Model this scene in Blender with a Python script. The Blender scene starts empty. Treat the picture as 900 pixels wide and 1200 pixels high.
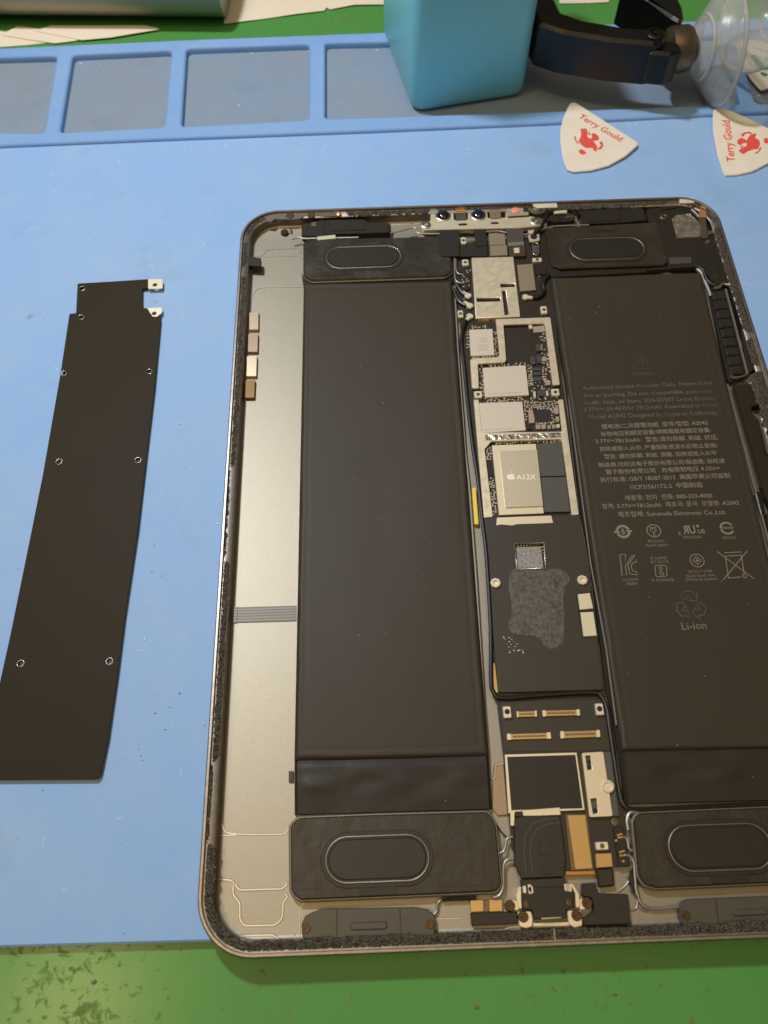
import bpy, bmesh, math, random
from mathutils import Vector, Matrix, noise
random.seed(7)
S = 0.001                      # all sizes below are millimetres, world z = 0 is the mat's work surface
sc = bpy.context.scene
C = sc.collection

# ------------------------------------------------------------------ camera
cd = bpy.data.cameras.new('camera'); cam = bpy.data.objects.new('camera', cd); C.objects.link(cam)
cd.sensor_fit = 'VERTICAL'; cd.sensor_height = 36.0; cd.lens = 945.46/1200*36.0
cd.clip_start = 0.01; cd.clip_end = 20
Rc = ((0.99934366, 0.03574559, -0.00587468), (-0.03444741, 0.88754373, -0.45943390), (-0.01120870, 0.45933472, 0.88819253))
cam.matrix_world = Matrix.Translation(Vector((-41.476, -118.697, 223.404))*S) @ Matrix(Rc).to_4x4()
cd.dof.use_dof = True; cd.dof.focus_distance = 0.245; cd.dof.aperture_fstop = cd.lens/1.5
sc.camera = cam

# ------------------------------------------------------------------ world, lamps, exposure (an indoor bench)
w = bpy.data.worlds.new('World'); sc.world = w; w.use_nodes = True
bg = w.node_tree.nodes['Background']; bg.inputs[0].default_value = (1.0, 0.80, 0.54, 1); bg.inputs[1].default_value = 0.14
def area(name, loc, target, size, power, col):
    l = bpy.data.lights.new(name, 'AREA'); l.shape = 'DISK'; l.size = size*S; l.energy = power; l.color = col
    o = bpy.data.objects.new(name, l); C.objects.link(o); o.location = Vector(loc)*S
    o.rotation_euler = (Vector(target)-Vector(loc)).to_track_quat('-Z', 'Y').to_euler(); return o
area('bench_lamp', (-205, 235, 520), (0, 0, 0), 42, 2.75, (0.90, 0.95, 1.0))            # white bench lamp, far left
area('ceiling_lamp', (-640, -220, 1500), (-40, 40, 0), 150, 3.2, (1.0, 0.71, 0.34))     # warm room lamp overhead
area('ceiling_bounce', (-150, -350, 1650), (-40, 0, 0), 1700, 9.0, (1.0, 0.74, 0.39))     # broad fill added to stand in for warm light off the ceiling
sc.view_settings.view_transform = 'Standard'; sc.view_settings.look = 'None'
sc.view_settings.gamma = 1; sc.view_settings.exposure = -0.3; sc.view_settings.use_curve_mapping = False

# ------------------------------------------------------------------ materials
def lin(c):
    return tuple((x/255/12.92 if x/255 <= .04045 else ((x/255+.055)/1.055)**2.4) for x in c)
def mat(name, col, rough=.5, metal=0., spec=.5, var=0., vscale=.2, col2=None, bump=0., bscale=2., rvar=0., detail=4, coat=0.):
    """col is an sRGB triple; var mixes towards col2 by noise (vscale per mm); bump is height in mm"""
    m = bpy.data.materials.new(name); m.use_nodes = True; nt = m.node_tree; N = nt.nodes; L = nt.links
    b = N['Principled BSDF']; c = lin(col)
    b.inputs['Base Color'].default_value = (*c, 1); b.inputs['Roughness'].default_value = rough
    b.inputs['Metallic'].default_value = metal; b.inputs['Specular IOR Level'].default_value = spec
    b.inputs['Coat Weight'].default_value = coat
    if var or bump or rvar:
        tc = N.new('ShaderNodeTexCoord'); mp = N.new('ShaderNodeMapping'); mp.inputs['Scale'].default_value = (1000, 1000, 1000)
        L.new(tc.outputs['Object'], mp.inputs[0])
    if var or rvar:
        n = N.new('ShaderNodeTexNoise'); n.inputs['Scale'].default_value = vscale; n.inputs['Detail'].default_value = detail
        n.inputs['Roughness'].default_value = .62; L.new(mp.outputs[0], n.inputs[0])
        rp = N.new('ShaderNodeMapRange'); rp.inputs[1].default_value = .35; rp.inputs[2].default_value = .68; L.new(n.outputs[0], rp.inputs[0])
    if var:
        mx = N.new('ShaderNodeMix'); mx.data_type = 'RGBA'
        c2 = lin(col2) if col2 else tuple(x*.6 for x in c)
        mx.inputs[6].default_value = (*c, 1); mx.inputs[7].default_value = (*c2, 1)
        mm = N.new('ShaderNodeMath'); mm.operation = 'MULTIPLY'; mm.inputs[1].default_value = var
        L.new(rp.outputs[0], mm.inputs[0]); L.new(mm.outputs[0], mx.inputs[0]); L.new(mx.outputs[2], b.inputs['Base Color'])
    if rvar:
        r2 = N.new('ShaderNodeMapRange'); r2.inputs[3].default_value = rough-rvar; r2.inputs[4].default_value = rough+rvar
        L.new(rp.outputs[0], r2.inputs[0]); L.new(r2.outputs[0], b.inputs['Roughness'])
    if bump:
        n2 = N.new('ShaderNodeTexNoise'); n2.inputs['Scale'].default_value = bscale; n2.inputs['Detail'].default_value = 3
        L.new(mp.outputs[0], n2.inputs[0])
        bp = N.new('ShaderNodeBump'); bp.inputs['Distance'].default_value = bump*S; bp.inputs['Strength'].default_value = 1
        L.new(n2.outputs[0], bp.inputs['Height']); L.new(bp.outputs[0], b.inputs['Normal'])
    return m
M = {}
M['alu'] = mat('anodised_aluminium', (165,158,143), .52, 1, var=.25, vscale=1.6, col2=(142,134,122), bump=.035, bscale=3)
M['alu_edge'] = mat('machined_edge', (205,200,196), .38, 1)
M['rim'] = mat('rim_aluminium', (160,152,144), .4, 1, var=.5, vscale=.6, col2=(118,110,102), bump=.02, bscale=3)
M['adhesive'] = mat('black_adhesive_residue', (34,31,27), .4, 0, var=.9, vscale=2.2, col2=(104,94,78), bump=.4, bscale=2.4, rvar=.25)
M['battery'] = mat('black_battery_film', (56,49,38), .54, 0, .34, var=.3, vscale=.06, col2=(64,56,44), bump=.02, bscale=2.2)
M['battery_fold'] = mat('battery_fold_film', (44,39,31), .56, 0, .35, bump=.02, bscale=.2, rvar=.08, vscale=.1)
M['film'] = mat('wrinkled_black_film', (49,44,35), .40, 0, .45, var=.4, vscale=.15, col2=(60,54,43), bump=.35, bscale=.2, rvar=.1)
M['black'] = mat('black_plastic', (38,34,28), .42, 0, .45, var=.3, vscale=.3, col2=(49,44,36), bump=.03, bscale=1.2)
M['bracket'] = mat('dark_grey_bracket', (88,84,75), .52, .4, var=.3, vscale=.2, col2=(76,72,63), bump=.01, bscale=2)
M['pcb'] = mat('black_board', (44,38,31), .42, 0, .5, var=.4, vscale=.25, col2=(54,48,42), bump=.015, bscale=2)
M['sheet'] = mat('graphite_sheet', (52,46,36), .5, 0, .5, var=.3, vscale=.12, col2=(61,54,43), bump=.03, bscale=.4)
M['flex'] = mat('black_flex', (41,37,31), .42, 0, .5, bump=.02, bscale=.5)
M['shield'] = mat('nickel_shield', (238,226,200), .42, .6, var=.35, vscale=.45, col2=(208,196,168), bump=.02, bscale=1.4, rvar=.08)
M['chip_pale'] = mat('pale_chip', (214,206,192), .5, .25, var=.25, vscale=1.4, col2=(192,182,164), bump=.01, bscale=4)
M['chip_tan'] = mat('tan_foil', (150,138,120), .5, .3, var=.35, vscale=1.2, col2=(128,116,98))
M['chip_grey'] = mat('grey_memory_chip', (82,80,76), .5, 0, .5, var=.35, vscale=.8, col2=(68,66,62))
M['chip_dark'] = mat('dark_chip', (50,50,54), .35, 0, .5)
M['cpu'] = mat('gold_heat_spreader', (236,226,202), .34, .6, var=.15, vscale=.6, col2=(220,208,180))
M['cpu_sub'] = mat('processor_frame', (238,228,200), .4, .4, var=.2, vscale=1., col2=(220,206,172))
M['gold'] = mat('gold_contact', (206,172,118), .4, .8, var=.3, vscale=1.2, col2=(180,142,88))
M['brass'] = mat('brass_screw', (104,86,62), .36, .9)
M['steel'] = mat('steel', (205,200,192), .28, 1, var=.3, vscale=1.5, col2=(160,154,146))
M['bronze'] = mat('old_steel', (128,112,92), .4, .9, var=.5, vscale=.8, col2=(92,80,64))
M['dark_hole'] = mat('dark_slot', (18,17,16), .6)
M['cream'] = mat('cream_nut', (236,224,202), .38, .35)
M['yellow'] = mat('yellow_tape', (240,214,92), .5, 0)
M['paste'] = mat('grey_thermal_paste', (104,99,91), .42, .1, var=1., vscale=1.0, col2=(60,56,49), bump=.08, bscale=2.2, detail=10)
M['paste_thin'] = mat('thin_paste', (176,172,170), .4, .4, var=.9, vscale=1.3, col2=(116,112,110), bump=.04, bscale=2)
M['smd'] = mat('solder', (222,212,190), .32, .5)
M['smd_dark'] = mat('dark_component', (74,73,74), .45, .1)
M['smd_tan'] = mat('tan_component', (168,154,138), .5, .1)
M['rose'] = mat('rose_metal_ring', (146,135,126), .42, 1)
M['wire_black'] = mat('black_cable', (20,19,18), .38, 0, .6)
M['wire_grey'] = mat('grey_wire', (158,153,148), .42, .7)
M['lens'] = mat('lens_glass', (10,12,20), .06, 0, .8, coat=1)
M['lens_blue'] = mat('lens_glass_blue', (10,18,52), .06, 0, .8, coat=1)
M['pink'] = mat('pink_emitter', (246,150,140), .4)
M['sponge'] = mat('speckled_foam', (150,132,102), .8, 0, var=1, vscale=2.6, col2=(92,78,58), bump=.2, bscale=3)
M['sponge_dark'] = mat('speckled_mesh', (104,98,88), .7, .3, var=1, vscale=3, col2=(52,48,44), bump=.2, bscale=3)
M['orange'] = mat('orange_flex', (196,128,52), .4)
M['foil'] = mat('crinkled_foil', (222,214,200), .3, .9, var=.6, vscale=.35, col2=(140,132,120), bump=.7, bscale=.5)
M['copper'] = mat('copper_pad', (226,176,132), .35, .7)
M['label_white'] = mat('dull_white_strip', (214,208,194), .55, 0, var=.5, vscale=.5, col2=(186,178,160))
M['label_green'] = mat('greenish_foil', (216,222,190), .35, .3)
M['magnet'] = mat('nickel_magnet', (208,190,164), .34, .8, var=.3, vscale=.8, col2=(184,164,136))
M['magnet2'] = mat('dull_magnet', (168,146,124), .42, .6, var=.3, vscale=.8, col2=(140,120,98))
M['magnet3'] = mat('brown_magnet', (128,100,62), .45, .5, var=.3, vscale=.8, col2=(108,84,52))
M['ink'] = mat('grey_print', (140,133,121), .6, 0, .2, var=.4, vscale=.3, col2=(124,117,106))
M['ink_faded'] = mat('worn_print', (118,112,102), .6, 0, .2, var=.95, vscale=.12, col2=(80,76,70))
M['ink_small'] = mat('small_print', (126,119,108), .6, 0, .2)
M['ink_ghost'] = mat('ghost_print', (86,82,76), .6, 0, .2)
M['ink_white'] = mat('white_print', (250,244,226), .5)
M['ink_dim'] = mat('etched_mark', (178,168,150), .5, .2)
M['plate'] = mat('dark_shield_plate', (47,40,28), .58, .0, .15, var=.3, vscale=.05, col2=(53,45,32), bump=.01, bscale=1.2)

# ------------------------------------------------------------------ builders
def link(name, me, m, parent=None, smooth=False):
    o = bpy.data.objects.new(name, me); C.objects.link(o)
    if m is not None: me.materials.append(M[m] if isinstance(m, str) else m)
    if parent is not None: o.parent = parent
    if smooth:
        for p in me.polygons: p.use_smooth = True
        if smooth != 'all': me.set_sharp_from_angle(angle=math.radians(38))
    return o
def bm_mesh(bm, name):
    me = bpy.data.meshes.new(name); bm.normal_update(); bm.to_mesh(me); bm.free(); return me
def thing(name, label, cat, loc=(0,0,0), group=None):
    o = bpy.data.objects.new(name, None); C.objects.link(o); o.location = Vector(loc)*S; o.empty_display_size = .01
    return tag(o, label, cat, group)
def tag(o, label, cat=None, group=None):
    o['label'] = label
    if cat: o['category'] = cat
    if group: o['group'] = group
    return o
def sub(name, parent):                      # an empty that gathers the pieces of one part
    o = bpy.data.objects.new(name, None); C.objects.link(o); o.parent = parent; o.empty_display_size = .003; return o
def area2(p): return sum(p[i][0]*p[(i+1)%len(p)][1]-p[(i+1)%len(p)][0]*p[i][1] for i in range(len(p)))/2
def rnd(pts, r, n=4):
    """round every corner of a polygon; r may be one radius or a list"""
    out = []; k = len(pts)
    for i in range(k):
        ri = r[i] if isinstance(r, (list, tuple)) else r
        p = Vector(pts[i]); a = Vector(pts[i-1])-p; b = Vector(pts[(i+1)%k])-p
        la, lb = a.length, b.length
        if ri <= 0 or la < 1e-6 or lb < 1e-6: out.append(tuple(p)); continue
        a /= la; b /= lb; ang = a.angle(b, math.pi)
        if ang > math.radians(172): out.append(tuple(p)); continue
        d = min(ri/math.tan(ang/2), la*.48, lb*.48)
        p0 = p+a*d; p1 = p+b*d
        for j in range(n+1):
            t = j/n; q = p0*(1-t)**2+p*2*t*(1-t)+p1*t*t; out.append((q.x, q.y))
    return out
def rect(cx, cy, w, h, rot=0):
    c, s = math.cos(rot), math.sin(rot)
    return [(cx+x*c-y*s, cy+x*s+y*c) for x, y in ((-w/2,-h/2),(w/2,-h/2),(w/2,h/2),(-w/2,h/2))]
def circ(cx, cy, r, n=20): return [(cx+r*math.cos(2*math.pi*i/n), cy+r*math.sin(2*math.pi*i/n)) for i in range(n)]
def stadium(cx, cy, w, h, n=14, rot=0):
    r = h/2; out = []
    for i in range(n+1): a = -math.pi/2+math.pi*i/n; out.append((w/2-r+r*math.cos(a), r*math.sin(a)))
    for i in range(n+1): a = math.pi/2+math.pi*i/n; out.append((-w/2+r+r*math.cos(a), r*math.sin(a)))
    c, s = math.cos(rot), math.sin(rot)
    return [(cx+x*c-y*s, cy+x*s+y*c) for x, y in out]
def inset(pts, d):
    p = pts if area2(pts) > 0 else pts[::-1]; k = len(p); out = []
    for i in range(k):
        a = Vector(p[i])-Vector(p[i-1]); b = Vector(p[(i+1)%k])-Vector(p[i])
        if a.length < 1e-7 or b.length < 1e-7: out.append(tuple(p[i])); continue
        n1 = Vector((-a.y, a.x)).normalized(); n2 = Vector((-b.y, b.x)).normalized()
        n = (n1+n2); q = 1+n1.dot(n2)
        n = n/max(q, .35); out.append((p[i][0]+n.x*d, p[i][1]+n.y*d))
    return out
def prism_bm(pts, z0, z1, bev=.12, bm=None, zf=None):
    """extruded polygon with a chamfered top edge; zf(x,y) adds height"""
    bm = bm or bmesh.new(); p = pts if area2(pts) > 0 else pts[::-1]
    bev = min(bev, abs(z1-z0)*.8)
    f = zf or (lambda x, y: 0)
    rows = [[bm.verts.new((x*S, y*S, (z0+f(x,y))*S)) for x, y in p]]
    if bev > 0:
        rows.append([bm.verts.new((x*S, y*S, (z1-bev+f(x,y))*S)) for x, y in p])
        rows.append([bm.verts.new((x*S, y*S, (z1+f(x,y))*S)) for x, y in inset(p, bev)])
    else: rows.append([bm.verts.new((x*S, y*S, (z1+f(x,y))*S)) for x, y in p])
    k = len(p)
    for a, b in zip(rows, rows[1:]):
        for i in range(k): bm.faces.new((a[i], a[(i+1)%k], b[(i+1)%k], b[i]))
    bm.faces.new(rows[-1]); bm.faces.new(rows[0][::-1])
    return bm
def prism(name, pts, z0, z1, m, parent=None, bev=.12, r=0, zf=None, n=4):
    if r: pts = rnd(pts, r, n)
    return link(name, bm_mesh(prism_bm(pts, z0, z1, bev, zf=zf), name), m, parent, True)
def plate(name, outer, holes, z0, z1, m, parent=None, bev=.08):
    """a sheet with holes through it, z0 to z1"""
    cu = bpy.data.curves.new(name, 'CURVE'); cu.dimensions = '2D'; cu.fill_mode = 'BOTH'
    for ring in [outer]+list(holes):
        sp = cu.splines.new('POLY'); sp.points.add(len(ring)-1); sp.use_cyclic_u = True
        for q, (x, y) in zip(sp.points, ring): q.co = (x*S, y*S, 0, 1)
    cu.extrude = ((z1-z0)/2-bev)*S; cu.bevel_depth = bev*S; cu.offset = -bev*S; cu.bevel_resolution = 1
    t = bpy.data.objects.new('t', cu); C.objects.link(t)
    bpy.context.view_layer.update()
    me = bpy.data.meshes.new_from_object(t.evaluated_get(bpy.context.evaluated_depsgraph_get()))
    bpy.data.objects.remove(t); me.materials.clear()
    me.transform(Matrix.Translation((0, 0, (z0+z1)/2*S)))
    return link(name, me, m, parent)
def catmull(pts, n=8):
    P = [Vector(p) for p in pts]
    if len(P) < 3: return P
    P = [P[0]*2-P[1]]+P+[P[-1]*2-P[-2]]; out = []
    for i in range(1, len(P)-2):
        a, b, c, d = P[i-1:i+3]
        for j in range(n):
            t = j/n
            out.append(.5*((2*b)+(c-a)*t+(2*a-5*b+4*c-d)*t*t+(3*b-a-3*c+d)*t**3))
    out.append(P[-2]); return out
def tube_bm(pts, r, seg=8, bm=None, sq=1., smooth=True, closed=False):
    bm = bm or bmesh.new()
    P = catmull(pts) if smooth else [Vector(p) for p in pts]
    rings = []; up = Vector((0,0,1)); k = len(P)
    for i, p in enumerate(P):
        if closed: t = P[(i+1)%k]-P[i-1]
        else: t = P[min(i+1,k-1)]-P[max(i-1,0)]
        if t.length < 1e-9: t = Vector((1,0,0))
        t.normalize(); s = t.cross(up)
        if s.length < .05: s = t.cross(Vector((0,1,0)))
        s.normalize(); u = s.cross(t)
        rr = r(i/(k-1)) if callable(r) else r
        rings.append([bm.verts.new((p+s*rr*math.cos(2*math.pi*j/seg)+u*rr*sq*math.sin(2*math.pi*j/seg))*S) for j in range(seg)])
    prs = list(zip(rings, rings[1:]))+([(rings[-1], rings[0])] if closed else [])
    for a, b in prs:
        for j in range(seg): bm.faces.new((a[j], a[(j+1)%seg], b[(j+1)%seg], b[j]))
    if not closed: bm.faces.new(rings[0][::-1]); bm.faces.new(rings[-1])
    bmesh.ops.recalc_face_normals(bm, faces=bm.faces)
    return bm
def tube(name, pts, r, m, parent=None, seg=8, sq=1., smooth=True, closed=False):
    return link(name, bm_mesh(tube_bm(pts, r, seg, None, sq, smooth, closed), name), m, parent, 'all' if closed else True)
def lift(pts, z): return [(x, y, z) for x, y in pts]
def lathe_bm(prof, loc=(0,0,0), axis=(0,0,1), seg=28, bm=None):
    """prof = [(radius, height)] in mm, turned about axis"""
    bm = bm or bmesh.new(); q = Vector((0,0,1)).rotation_difference(Vector(axis).normalized()); rings = []
    for r, h in prof:
        if r < 1e-6: rings.append([bm.verts.new((Vector(loc)+q@Vector((0,0,h)))*S)]); continue
        rings.append([bm.verts.new((Vector(loc)+q@Vector((r*math.cos(2*math.pi*j/seg), r*math.sin(2*math.pi*j/seg), h)))*S) for j in range(seg)])
    for a, b in zip(rings, rings[1:]):
        for j in range(seg):
            k = (j+1)%seg
            if len(a) == 1 and len(b) == 1: continue
            if len(a) == 1: bm.faces.new((a[0], b[k], b[j]))
            elif len(b) == 1: bm.faces.new((a[j], a[k], b[0]))
            else: bm.faces.new((a[j], a[k], b[k], b[j]))
    bmesh.ops.recalc_face_normals(bm, faces=bm.faces)
    return bm
def lathe(name, prof, loc, m, parent=None, axis=(0,0,1), seg=28):
    return link(name, bm_mesh(lathe_bm(prof, loc, axis, seg), name), m, parent, True)
def merge_bm(polys, z0, z1, bev=.05):
    bm = bmesh.new()
    for p in polys: prism_bm(p, z0, z1, bev, bm)
    return bm
def strokes(name, lines, wd, z, m, parent, zf=None):
    """flat printed line work: ribbons wd wide lying at height z"""
    bm = bmesh.new(); q = 0; hz = zf or (lambda x, y: 0)
    for ln in lines:
        closed = ln[0] == ln[-1] and len(ln) > 2
        P = [Vector(p) for p in (ln[:-1] if closed else ln)]; k = len(P); L_, R_ = [], []
        zz = z+.0015*q; q = (q+1) % 4
        for i, p in enumerate(P):
            a = P[(i+1)%k] if (closed or i < k-1) else p; b = P[i-1] if (closed or i > 0) else p
            t = (a-b); t = t.normalized() if t.length > 1e-9 else Vector((1,0)); nn = Vector((-t.y, t.x))*wd/2
            zp = (zz+hz(p.x, p.y))*S; L_.append(bm.verts.new(((p+nn).x*S, (p+nn).y*S, zp))); R_.append(bm.verts.new(((p-nn).x*S, (p-nn).y*S, zp)))
        for i in range(k if closed else k-1):
            j = (i+1)%k; bm.faces.new((L_[i], R_[i], R_[j], L_[j]))
    bmesh.ops.recalc_face_normals(bm, faces=bm.faces)
    return link(name, bm_mesh(bm, name), m, parent)
def arc(cx, cy, r, a0, a1, n=14): return [(cx+r*math.cos(math.radians(a0+(a1-a0)*i/n)), cy+r*math.sin(math.radians(a0+(a1-a0)*i/n))) for i in range(n+1)]
def poly_flat(name, polys, z, m, parent, zf=None):
    bm = bmesh.new()
    for i, p in enumerate(polys):
        q = p if area2(p) > 0 else p[::-1]
        bm.faces.new([bm.verts.new((x*S, y*S, (z+.0015*(i%4)+(zf(x, y) if zf else 0))*S)) for x, y in q])
    return link(name, bm_mesh(bm, name), m, parent)
def text(name, s, p0, p1, z, m, parent, height=None, zf=None, bold=0.):
    """print the words s so that they run from p0 to p1 (their middle line)"""
    cu = bpy.data.curves.new(name, 'FONT'); cu.body = s; cu.size = 1.0; cu.align_x = 'CENTER'; cu.resolution_u = 2; cu.offset = bold
    t = bpy.data.objects.new('t', cu); C.objects.link(t); bpy.context.view_layer.update()
    me = bpy.data.meshes.new_from_object(t.evaluated_get(bpy.context.evaluated_depsgraph_get())); bpy.data.objects.remove(t)
    me.materials.clear()
    xs = [v.co.x for v in me.vertices]; x0, x1 = min(xs), max(xs)
    p0 = Vector(p0); p1 = Vector(p1); d = p1-p0; k = d.length/(x1-x0); ky = height if height else k
    u = d.normalized(); v_ = Vector((-u.y, u.x)); mid = (p0+p1)/2
    for v in me.vertices:
        a = (v.co.x-(x0+x1)/2)*k; b = (v.co.y-.36)*ky; q = mid+u*a+v_*b
        v.co = (q.x*S, q.y*S, (z+(zf(q.x, q.y) if zf else 0))*S)
    return link(name, me, m, parent)

# ------------------------------------------------------------------ bench
def bench_material():
    m = mat('green_bench_laminate', (70,148,76), .30, 0, .3, bump=.012, bscale=.25)
    nt = m.node_tree; N = nt.nodes; L = nt.links; b = N['Principled BSDF']
    tc = N.new('ShaderNodeTexCoord'); mp = N.new('ShaderNodeMapping'); mp.inputs['Scale'].default_value = (1000,1000,1000); L.new(tc.outputs['Object'], mp.inputs[0])
    n1 = N.new('ShaderNodeTexNoise'); n1.inputs['Scale'].default_value = .28; n1.inputs['Detail'].default_value = 8; n1.inputs['Roughness'].default_value = .72; n1.inputs['Distortion'].default_value = .6
    n2 = N.new('ShaderNodeTexNoise'); n2.inputs['Scale'].default_value = .022; n2.inputs['Detail'].default_value = 2
    n3 = N.new('ShaderNodeTexNoise'); n3.inputs['Scale'].default_value = .5; n3.inputs['Detail'].default_value = 4
    for n in (n1, n2, n3): L.new(mp.outputs[0], n.inputs[0])
    s = N.new('ShaderNodeMath'); s.operation = 'MULTIPLY_ADD'; s.inputs[1].default_value = .45; L.new(n2.outputs[0], s.inputs[0]); L.new(n1.outputs[0], s.inputs[2])
    r = N.new('ShaderNodeMapRange'); r.inputs[1].default_value = .82; r.inputs[2].default_value = .93; L.new(s.outputs[0], r.inputs[0])
    r3 = N.new('ShaderNodeMapRange'); r3.inputs[1].default_value = .64; r3.inputs[2].default_value = .74; L.new(n3.outputs[0], r3.inputs[0])
    mxm = N.new('ShaderNodeMath'); mxm.operation = 'MAXIMUM'; L.new(r.outputs[0], mxm.inputs[0]); L.new(r3.outputs[0], mxm.inputs[1])
    ml = N.new('ShaderNodeMath'); ml.operation = 'MULTIPLY'; ml.inputs[1].default_value = .62; L.new(mxm.outputs[0], ml.inputs[0])
    mx = N.new('ShaderNodeMix'); mx.data_type = 'RGBA'; mx.inputs[6].default_value = (*lin((82,148,74)),1); mx.inputs[7].default_value = (*lin((118,92,48)),1)
    L.new(ml.outputs[0], mx.inputs[0]); L.new(mx.outputs[2], b.inputs['Base Color'])
    rr = N.new('ShaderNodeMapRange'); rr.inputs[3].default_value = .24; rr.inputs[4].default_value = .6; L.new(mxm.outputs[0], rr.inputs[0]); L.new(rr.outputs[0], b.inputs['Roughness'])
    return m
M['bench'] = bench_material()
bench = prism('bench_top', [(-420,-330),(420,-330),(420,620),(-420,620)], -23, -3, 'bench', bev=1.5, r=6)
bench['kind'] = 'structure'; bench['label'] = 'glossy green workbench top with brown stains'

# ------------------------------------------------------------------ blue silicone mat with its tray of pockets
def mat_material(name, base, dirt, dust, amt):
    m = mat(name, base, .62, 0, .35, bump=.03, bscale=1.1)
    nt = m.node_tree; N = nt.nodes; L = nt.links; b = N['Principled BSDF']
    tc = N.new('ShaderNodeTexCoord'); mp = N.new('ShaderNodeMapping'); mp.inputs['Scale'].default_value = (1000,1000,1000); L.new(tc.outputs['Object'], mp.inputs[0])
    def nz(sc_, det, lo, hi):
        n = N.new('ShaderNodeTexNoise'); n.inputs['Scale'].default_value = sc_; n.inputs['Detail'].default_value = det; n.inputs['Roughness'].default_value = .65; L.new(mp.outputs[0], n.inputs[0])
        r = N.new('ShaderNodeMapRange'); r.inputs[1].default_value = lo; r.inputs[2].default_value = hi; L.new(n.outputs[0], r.inputs[0]); return r.outputs[0]
    def mix(fac, k, a, c):
        mm = N.new('ShaderNodeMath'); mm.operation = 'MULTIPLY'; mm.inputs[1].default_value = k; L.new(fac, mm.inputs[0])
        x = N.new('ShaderNodeMix'); x.data_type = 'RGBA'; x.inputs[7].default_value = (*lin(c),1); L.new(mm.outputs[0], x.inputs[0])
        if isinstance(a, tuple): x.inputs[6].default_value = (*lin(a),1)
        else: L.new(a, x.inputs[6])
        return x.outputs[2]
    c = mix(nz(.018, 4, .35, .7), .6*amt, base, dust)
    c = mix(nz(.035, 7, .55, .72), .22*amt, c, dirt)
    c = mix(nz(.06, 6, .5, .72), .35*amt, c, dust)
    c = mix(nz(.12, 6, .66, .76), .55*amt, c, dirt)
    c = mix(nz(.9, 3, .72, .76), .6*amt, c, dirt)
    L.new(c, b.inputs['Base Color'])
    return m
M['mat'] = mat_material('blue_silicone', (142,184,240), (112,132,168), (162,193,231), 1.)
M['mat_rib'] = mat_material('blue_silicone_rib', (126,170,230), (108,134,180), (152,186,226), .8)
M['pocket'] = mat_material('dusty_pocket_floor', (138,150,164), (108,112,118), (128,158,196), 1.)
rm = thing('repair_mat', 'light blue silicone repair mat with a row of dusty grey pockets', 'mat', (0, 60, -3))
rm.location = (0,0,-.003)
def mz(z): return z+3          # the mat's own origin lies on the bench
A0 = [(-138.11,-119.28),(-67.04,-120.05)]
work = prism('work_surface', [(-300,-118.0),(-138.1,-119.3),(-67,-120.0),(240,-122.6),(240,176),(-300,176)], .05, mz(0), 'mat', rm, bev=.5)
lip = [(-190.91,170.76),(-121.36,171.74),(-35.68,172.48),(32.88,173.56),(125.24,176.42)]
top = [(-202.62,235.20),(-118.59,236.95),(-33.59,237.75),(88.64,238.50),(141.07,239.20)]
outer = [(-300, lip[0][1]-.4)]+lip+[(240, lip[-1][1]+1)]+[(240, top[-1][1]+1)]+top[::-1]+[(-300, top[0][1]-.3)]
holes = [
 [(-292, 187)]+[(-173.92,177.31),(-176.40,228.41)]+[(-292, 229)],
 [(-167.46,177.52),(-124.54,178.82),(-125.95,229.71),(-169.49,228.65)],
 [(-117.49,178.74),(-64.62,180.37),(-65.03,231.09),(-119.42,230.58)],
 [(-58.08,180.58),(19.54,180.73),(115.13,181.31),(118.55,228.23),(32.38,229.67),(-58.03,231.34)],
 [(121.29,181.00),(165.76,181.82),(169.84,219.46),(123.16,218.88)],
]
plate('tray_frame', outer, [rnd(h if area2(h) < 0 else h[::-1], 2.2, 4) for h in holes], .05, mz(1.5), 'mat_rib', rm, bev=.9)
for h in holes: prism('pocket_floor', inset(rnd(h, 2.2, 4), -.6), .06, mz(-1.5), 'pocket', rm, bev=0)

# ------------------------------------------------------------------ the opened tablet
tab = thing('tablet', 'opened grey tablet without its screen, batteries and circuit board exposed', 'tablet')
TW, TH, TR = 178.5, 247.6, 14.0
def rloop(d, n=12, seg=26):
    """rounded rectangle inset by d, straight runs subdivided"""
    w_, h_, r = TW/2-d, TH/2-d, max(TR-d, 1.5); out = []
    for cx, cy, a0 in ((w_-r, h_-r, 0), (-w_+r, h_-r, 90), (-w_+r, -h_+r, 180), (w_-r, -h_+r, 270)):
        for i in range(n+1):
            a = math.radians(a0+90*i/n); out.append((cx+r*math.cos(a), cy+r*math.sin(a)))
    return out
bm = bmesh.new(); rows = []
for d, z in ((1.6,0),(.5,.35),(.1,.9),(0,1.4),(0,5.3),(.12,5.65),(.4,5.9),(.95,5.9),(1.1,5.75),(1.15,5.0),(3.3,4.85),(3.6,4.6),(3.8,1.5),(4.3,1.05),(4.8,1.0)):
    rows.append([bm.verts.new((x*S, y*S, z*S)) for x, y in rloop(d)])
k = len(rows[0])
for a, b in zip(rows, rows[1:]):
    for i in range(k): bm.faces.new((a[i], a[(i+1)%k], b[(i+1)%k], b[i]))
bm.faces.new(rows[0][::-1]); bm.faces.new(rows[-1])
case = link('back_case', bm_mesh(bm, 'back_case'), 'alu', tab, True)
case.data.materials.append(M['rim'])
for p in case.data.polygons:
    i = p.index//k
    if 3 <= i <= 11: p.material_index = 1
FL = 1.0
def rib(pts, r=.26, z=FL, m='alu_edge', sm=False): return tube('case_rib', lift(pts, z), r, m, case, 6, .8, sm)
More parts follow.
